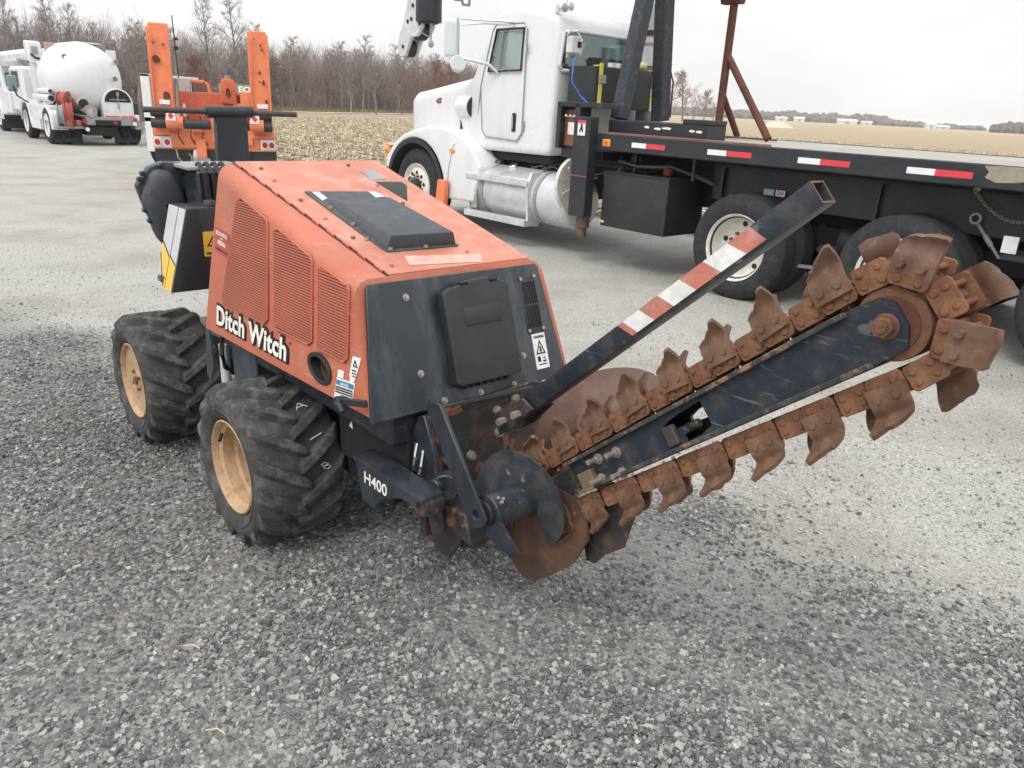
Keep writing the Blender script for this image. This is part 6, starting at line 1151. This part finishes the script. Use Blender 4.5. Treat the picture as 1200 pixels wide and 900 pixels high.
mb = MB(); mb.cyl((-4.0, -.4, 2.38), (1.3, -.4, 2.42), .17, n=18); mb.box(-.35, -.15, -.55, -.25, 2.1, 2.3); mb.obj('folded_boom', 'white', UT, bev=.02, off=Vector())
# ------------------------------------------------------------------ trees
def segs_mesh(name, segs, mat, n=3):
    A = np.array([s[0] for s in segs]); B = np.array([s[1] for s in segs]); ra = np.array([s[2] for s in segs]); rb = np.array([s[3] for s in segs])
    d = B-A; d /= np.linalg.norm(d, axis=1)[:, None]+1e-9; h = np.where(np.abs(d[:, 2:3]) < .9, np.array([[0, 0, 1.]]), np.array([[1., 0, 0]]))
    u = np.cross(d, h); u /= np.linalg.norm(u, axis=1)[:, None]; v = np.cross(d, u); rings = []
    for Pn, rr in ((A, ra), (B, rb)):
        for k in range(n):
            t = 2*np.pi*k/n; rings.append(Pn+(u*np.cos(t)+v*np.sin(t))*rr[:, None])
    V = np.stack(rings, 1).reshape(-1, 3); base = (np.arange(len(segs))*2*n)[:, None, None]
    Q = np.array([[k, (k+1) % n, n+(k+1) % n, n+k] for k in range(n)])
    return polys_mesh(name, V, (Q[None]+base).reshape(-1, 4), mat)
def grow(p, d, ln, r0, r1, k, wob, up, rnd):
    out_ = []; q = Vector(p); d = Vector(d).normalized()
    for i in range(k):
        e = q+d*ln/k; out_.append((tuple(q), tuple(e), r0+(r1-r0)*i/k, r0+(r1-r0)*(i+1)/k)); q = e
        d = (d+Vector((rnd.uniform(-wob, wob), rnd.uniform(-wob, wob), rnd.uniform(-wob, wob)+up))).normalized()
    return out_
def side(d, ang, az):
    u, v = frame(d); return (d*math.cos(ang)+(u*math.cos(az)+v*math.sin(az))*math.sin(ang)).normalized()
def bare_tree(h, spread, seed, nb=16, start=.25, tw=1.0):
    rnd = random.Random(seed); tr = grow((0, 0, 0), (rnd.uniform(-.06, .06), rnd.uniform(-.06, .06), 1), h*.93, h*.017+.02, .012, 9, .07, .03, rnd); cr = []
    for i in range(nb):
        f = start+(.98-start)*(i+rnd.random())/nb; s = tr[min(8, int(f*9))]; q = Vector(s[0]).lerp(Vector(s[1]), f*9 % 1); d = (Vector(s[1])-Vector(s[0])).normalized()
        ln = spread*h*(1.05-f)*rnd.uniform(.7, 1.25)+.35; b = grow(q, side(d, R(rnd.uniform(28, 62)), i*2.4+rnd.random()), ln, .011*h*(1.15-f)*.55+.008, .008, 5, .16, .1, rnd); cr += b
        for j in range(7):
            g_ = rnd.uniform(.15, 1); sb = b[min(4, int(g_*5))]; q2 = Vector(sb[0]).lerp(Vector(sb[1]), rnd.random()); d2 = (Vector(sb[1])-Vector(sb[0])).normalized()
            b2 = grow(q2, side(d2, R(rnd.uniform(25, 65)), rnd.uniform(0, 6.28)), ln*rnd.uniform(.25, .5), .010, .006, 3, .2, .12, rnd); cr += b2
            for k in range(5):
                sc = b2[rnd.randrange(3)]; q3 = Vector(sc[0]).lerp(Vector(sc[1]), rnd.random()); d3 = (Vector(sc[1])-Vector(sc[0])).normalized()
                cr += [(a_, b_, c_*tw, e_*tw) for a_, b_, c_, e_ in grow(q3, side(d3, R(rnd.uniform(20, 60)), rnd.uniform(0, 6.28)), ln*rnd.uniform(.12, .3)+.1, .0075, .004, 2, .2, .15, rnd)]
    return tr, cr
def bark(name, a, b):
    n = NT(name); return n.fin(n.mix(n.ramp(n.noise(3, 5), (.35, 0.0), (.65, 1.0)), a, b), .9, spec=.15)
BK = [bark('grey_bark', (.16, .14, .13), (.30, .27, .25)), bark('pale_bark', (.22, .205, .195), (.34, .32, .305)), bark('brown_bark', (.13, .10, .085), (.22, .18, .16))]
TW = [bark('grey_twigs', (.19, .165, .16), (.29, .26, .25)), bark('brown_twigs', (.18, .14, .13), (.27, .215, .20)), bark('reddish_twigs', (.20, .125, .115), (.29, .185, .165))]
LEAF = bark('russet_leaves', (.19, .085, .07), (.30, .15, .125)); LEAF2 = bark('dull_brown_leaves', (.20, .11, .07), (.30, .18, .12))
def leaves(cr, n, s, seed, mat):
    rnd = np.random.default_rng(seed); tips = np.array([q[1] for q in cr]); p_ = tips[rnd.integers(0, len(tips), n)]+rnd.normal(0, .14, (n, 3))
    a = rnd.normal(0, 1, (n, 3)); a /= np.linalg.norm(a, axis=1)[:, None]; b = np.cross(a, rnd.normal(0, 1, (n, 3))); b /= np.linalg.norm(b, axis=1)[:, None]; ss = s*rnd.uniform(.5, 1.3, (n, 1))
    V = np.stack([p_-a*ss, p_+b*ss*.6, p_+a*ss, p_-b*ss*.6], 1).reshape(-1, 3); return polys_mesh('leaves', V, np.arange(n*4).reshape(-1, 4), mat)
protos = []
for i, (h, sp, nb, st_, ib, it, lf) in enumerate(((6.0, .34, 18, .2, 0, 0, 0), (6.6, .30, 18, .25, 2, 1, 0), (5.4, .40, 18, .12, 0, 1, 0), (7.4, .26, 20, .3, 1, 0, 0), (5.0, .42, 16, .1, 2, 2, 0), (5.8, .38, 17, .15, 2, 2, 1), (5.6, .36, 16, .12, 0, 1, 2))):
    tr, cr = bare_tree(h, sp, 100+i, nb, st_, 1.25)
    protos.append((segs_mesh('trunk', tr, BK[ib], 5), segs_mesh('crown', cr, TW[it]), leaves(cr, 2200, .065, i, LEAF if lf == 1 else LEAF2) if lf else None, h))
tr, cr = bare_tree(8.6, .3, 333, 26, .3, 1.1); protos.append((segs_mesh('trunk', tr, BK[0], 5), segs_mesh('crown', cr, TW[0]), None, 8.6))
KIND = ['slim grey bare tree', 'brown bare tree', 'spreading bare tree', 'pale trunked bare tree', 'reddish bushy bare tree', 'tree still holding russet leaves', 'tree still holding dull brown leaves', 'tall open bare tree']
def plant(k, x, y, sc, where, group='bare trees along the wood edge', z=0.0):
    t = thing('bare_tree' if k not in (5, 6) else 'oak_tree', KIND[k]+' '+where, 'tree', (x, y, z), random.uniform(0, 6.28), group); t.scale = (sc, sc, sc*random.uniform(.93, 1.07))
    link('trunk', protos[k][0], t); c = link('crown', protos[k][1], t)
    if protos[k][2]: link('leaves', protos[k][2], c)
    return t
# the edge of the wood runs away to the right behind the field
def edge(t): return Vector((-36.0+42*t, 48.0+112*t, 0))
rt = random.Random(5); WOOD = []
for row in range(5):
    nrow = (46, 42, 38, 34, 26)[row]
    for i in range(nrow):
        t = (i+rt.random())/nrow; t = t**1.25*1.12-.1; b = edge(t); q = b+Vector((-.93, .36, 0))*(row*2.3+rt.uniform(-.9, .9))+Vector((rt.uniform(-1, 1), rt.uniform(-1, 1), 0))
        k = rt.choices(range(7), (6, 5, 5, 5, 4, .25 if row < 3 else 0, .35))[0]; far = 1.0+.45*max(0, t)
        sc = rt.uniform(.72, 1.05)*far*(1 if row else .86)
        WOOD.append((k, row, 616+957*q.x/q.y, plant(k, q.x, q.y, sc, 'in the wood')))
# each tree's label: its kind, its rank in the wood and what it stands behind, counted from the left
SPOT = ((40, 'over the white boom truck'), (140, 'over the white tank truck'), (170, 'left of the orange ramps'), (200, 'behind the left orange ramp'), (285, 'between the orange ramps'), (320, 'behind the right orange ramp'), (400, 'right of the orange ramps'), (470, 'left of the crane hook'), (535, 'by the crane hook'), (9999, 'behind the white cab'))
RANK = ('at the wood edge', 'in the second rank', 'in the third rank', 'in the fourth rank', 'in the last rank'); ORD = ('first', 'second', 'third', 'fourth', 'fifth', 'sixth', 'seventh', 'eighth', 'ninth', 'tenth')
by = {}
for k, row, px, t in WOOD: by.setdefault((k, row, next(w_ for lim, w_ in SPOT if px < lim)), []).append((px, t))
for (k, row, sp_), lst in by.items():
    for i, (px, t) in enumerate(sorted(lst, key=lambda q: q[0])): t['label'] = '%s %s, %s%s' % (KIND[k], RANK[row], sp_, '' if len(lst) == 1 else ', %s from left' % ORD[i])
for px, d, sc, k in ((246, 60, .95, 7), (281, 62, .98, 7), (300, 64, .8, 7), (100, 50, .62, 3), (160, 52, .7, 7), (60, 48, .66, 7), (20, 46, .6, 3), (440, 84, .72, 7), (410, 86, .68, 3), (205, 56, .75, 3)):
    xx = (px-616)/957*d; plant(k, xx, d, sc, 'rising above the wood, %s' % {246: 'left of the two behind the orange trailer', 281: 'right of the two behind the orange trailer', 300: 'beside the right orange ramp', 100: 'over the white tank', 160: 'left of the orange ramps', 60: 'over the red hose reels', 20: 'over the white truck cab', 440: 'left of the white hood', 410: 'in the middle of the field edge', 205: 'between the orange ramps'}[px], 'tall trees above the wood')
for px, d, sc, k in ((237, 58, .72, 5), (222, 60, .68, 5), (505, 98, 1.1, 5), (525, 100, 1.15, 5), (470, 92, 1.0, 4)):
    xx = (px-616)/957*d; plant(k, xx, d, sc, {237: 'behind the orange trailer, the right one', 222: 'behind the orange trailer, the left one', 505: 'behind the white hood, the left one', 525: 'behind the cab mirrors', 470: 'at the wood edge by the crane hook'}[px], 'russet trees in the wood')
for px, d, sc, k, wh in ((800, 180, 1.75, 5, 'rising right of the dark crane legs'), (825, 190, 1.35, 6, 'right of the russet one by the crane legs'), (784, 185, 1.3, 4, 'low beside the crane legs'), (812, 188, 1.2, 2, 'in front of the russet one by the crane legs'), (836, 195, .9, 4, 'last on the right beyond the crane legs'), (770, 182, 1.5, 2, 'hidden behind the crane legs')):
    plant(k, (px-616)/957*d, d, sc, wh, 'trees beyond the crane truck')
# the thicket of thin saplings that fills the wood
segs = []
for i in range(4700):
    t = rt.random()**1.15*1.12-.1; b = edge(t)+Vector((-.93, .36, 0))*rt.uniform(.6, 14)+Vector((rt.uniform(-.8, .8), rt.uniform(-.8, .8), 0)); hh = rt.choice((rt.uniform(1.8, 3.6), rt.uniform(4.0, 5.7)))*(1+.42*max(t, 0))
    tr_ = grow(b, (rt.uniform(-.15, .15), rt.uniform(-.15, .15), 1), hh, .020, .009, 4, .08, .02, rt); segs += tr_; lo = .12 if hh < 3.6 else .4
    for j in range(20):
        f = rt.uniform(lo, .98); s0 = tr_[min(3, int(f*4))]; q = Vector(s0[0]).lerp(Vector(s0[1]), f*4 % 1); segs += grow(q, (rt.uniform(-.8, .8), rt.uniform(-.8, .8), rt.uniform(.4, 1.3)), hh*rt.uniform(.12, .34), .0115, .005, 1, .25, .05, rt)
n9 = NT('thicket_bark'); TB = n9.fin(n9.mix(n9.ramp(n9.noise(.22, 4), (.38, 0.0), (.62, 1.0)), (.30, .27, .26), (.29, .22, .21)), .95, spec=.1)
o = link('thicket', segs_mesh('thicket', segs, TB)); o['kind'] = 'stuff'; o['label'] = 'grey-brown thicket of bare saplings filling the wood'
# brush under the wood
segs = []
for i in range(520):
    t = rt.random()**1.2*1.1-.08; b = edge(t)+Vector((-.93, .36, 0))*rt.uniform(-.9, 9); n_ = 16; hh = rt.uniform(.7, 2.3)*(1+.4*max(t, 0))
    for j in range(n_):
        segs += grow(b+Vector((rt.uniform(-.6, .6), rt.uniform(-.6, .6), 0)), (rt.uniform(-.5, .5), rt.uniform(-.5, .5), 1), hh*rt.uniform(.5, 1.1), .016, .008, 3, .25, 0, rt)
o = link('undergrowth', segs_mesh('undergrowth', segs, TW[1])); o['kind'] = 'stuff'; o['label'] = 'brown undergrowth filling the wood'
n = NT('dead_grass'); GM = n.fin(n.mix(n.ramp(n.noise(.6, 5), (.4, 0.0), (.65, 1.0)), (.34, .27, .16), (.22, .20, .11)), .95, spec=.1)
m = 26000; t = rng.random(m)**1.2*1.15-.1; off_ = rng.uniform(-2.2, 3, m); bx, by = -36+42*t-.93*off_, 48+112*t+.36*off_; a = rng.random(m)*6.28; hgt = rng.uniform(.15, .6, m); ww = .03
V = np.stack([np.stack([bx-np.cos(a)*ww, by-np.sin(a)*ww, 0*a], -1), np.stack([bx+np.cos(a)*ww, by+np.sin(a)*ww, 0*a], -1), np.stack([bx+rng.normal(0, .12, m), by+rng.normal(0, .12, m), hgt], -1)], 1).reshape(-1, 3)
o = link('dead_grass', polys_mesh('dead_grass', V, np.arange(m*3).reshape(-1, 3), GM)); o['kind'] = 'stuff'; o['label'] = 'strip of dead grass along the wood edge'
# pale farm track between field and wood
mb = MB(); V1 = [edge(t)+Vector((.93, -.36, 0))*3.4 for t in (-.3, 1.5)]; V2 = [edge(t)+Vector((.93, -.36, 0))*5.2 for t in (-.3, 1.5)]
mb.grid([[V1[0]+Vector((0, 0, .09)), V2[0]+Vector((0, 0, .09))], [V1[1]+Vector((0, 0, .09)), V2[1]+Vector((0, 0, .09))]])
o = mb.obj('farm_track', plain('pale_track_gravel', (.60, .56, .48), .95), off=Vector()); o['kind'] = 'structure'; o['label'] = 'pale farm track along the wood edge'
# woods on the far horizon
def far_wood(name, label, items):
    Vs, Fs, k = [], [], 0
    for x, y, wd, hh in items:
        V = IV2*np.array([wd, wd, hh*.62]); V *= 1+rng.uniform(-.3, .3, (len(V), 1)); V += np.array([x, y, hh*.45]); Vs.append(V); Fs.append(IF2+k); k += len(V)
    n = NT('far_wood_grey'); mm = n.fin(n.mix(n.ramp(n.noise(.25, 6, .7), (.35, 0.0), (.65, 1.0)), (.115, .10, .095), (.19, .165, .155)), 1.0, spec=0.0)
    o = link(name, polys_mesh(name, np.concatenate(Vs), np.concatenate(Fs), mm)); o['kind'] = 'stuff'; o['label'] = label
b2 = bmesh.new(); bmesh.ops.create_icosphere(b2, subdivisions=2, radius=1); b2.verts.ensure_lookup_table()
IV2 = np.array([v.co[:] for v in b2.verts]); IF2 = np.array([[v.index for v in f.verts] for f in b2.faces]); b2.free()
items = []
for i in range(520):
    px = rt.uniform(690, 1150); d = rt.uniform(700, 790)+(px-900)*.12; hh = 5.5*(1.0 if px < 1040 else .75-.0018*(px-1040))*rt.uniform(.75, 1.3)
    hh *= 1+.35*math.exp(-((px-925)/9)**2)+.2*math.exp(-((px-1010)/40)**2)
    items.append(((px-616)/957*d, d, rt.uniform(2.5, 5.5), max(1.2, hh)))
far_wood('distant_woods', 'low bluish line of woods on the far horizon', items)
items = []
for i in range(200):
    px = rt.uniform(1163, 1290); d = rt.uniform(440, 480); hh = 5.2*rt.uniform(.85, 1.1)*min(1, .72+(px-1163)/60); items.append(((px-616)/957*d, d, rt.uniform(1.6, 3.2), hh))
far_wood('far_wood_block', 'nearer dark block of wood at the right end of the horizon', items)
# farm buildings out on the plain
def barn(px, d, wd, h, rf, label):
    t = thing('farm_building', label, 'farm building', ((px-616)/957*d, d, 0), R(-12), 'white farm buildings on the horizon')
    mb = MB(); mb.box(-wd/2, wd/2, -4, 4, 0, h*.62); mb.prism([(-4, h*.62), (4, h*.62), (0, h*.95)], (wd, 0, 0), (-wd/2, 0, 0), (0, 1, 0)); w_ = mb.obj('wall', 'white', t, off=Vector())
    mb = MB(); mb.prism([(-4.6, h*.60), (0, h), (4.6, h*.60), (4.6, h*.64), (0, h*1.05), (-4.6, h*.64)], (wd+1, 0, 0), (-wd/2-.5, 0, 0), (0, 1, 0)); mb.obj('roof', rf, t, off=Vector())
    mb = MB(); mb.box(-wd*.12, wd*.12, -4.1, -4.0, 0, h*.45); mb.obj('door', 'greysteel', t, off=Vector())
for a in ((915, 690, 9, 3.2, 'greywhite', 'low white barn left of the far white house'), (936, 690, 8, 3.6, 'white', 'white house between the barns on the horizon'), (992, 690, 15, 3.8, 'white', 'long white barn in the middle of the horizon'), (1015, 690, 8, 3.0, 'greywhite', 'small shed right of the long white barn'), (1090, 640, 7, 4.6, 'white', 'white farmhouse toward the right end of the horizon'), (1104, 640, 9, 2.6, 'white', 'low shed right of the lone farmhouse')): barn(*a)
o = MB(); n_ = 18
o.grid([[Vector((math.cos(a_)*rr*3.2, math.sin(a_)*rr*2.4, 1.15*(1-rr*rr)*(1+.1*math.sin(3*a_)))) for a_ in [2*math.pi*i/n_ for i in range(n_+1)]] for rr in (0.02, .2, .4, .6, .8, 1.0)])
o = o.obj('lime_heap', plain('pale_lime', (.56, .51, .42), .95), off=Vector()); o.location = ((912-616)/957*150, 150, -.02); tag(o, 'pale heap standing out in the stubble field', 'heap')
# ------------------------------------------------------------------ damp November air
mb = MB(); mb.box(-3200, 3200, -3200, 3200, -1.2, 17.0)
n = bpy.data.materials.new('haze_air'); n.use_nodes = True; t_ = n.node_tree; t_.nodes.clear(); o_ = t_.nodes.new('ShaderNodeOutputMaterial'); v_ = t_.nodes.new('ShaderNodeVolumePrincipled')
v_.inputs['Color'].default_value = (.98, .985, 1, 1); v_.inputs['Density'].default_value = .0004; v_.inputs['Anisotropy'].default_value = 0.0; t_.links.new(v_.outputs[0], o_.inputs['Volume'])
hz = mb.obj('haze', n, smooth=0, off=Vector()); hz['kind'] = 'stuff'; hz['label'] = 'thin grey November haze over the plain'
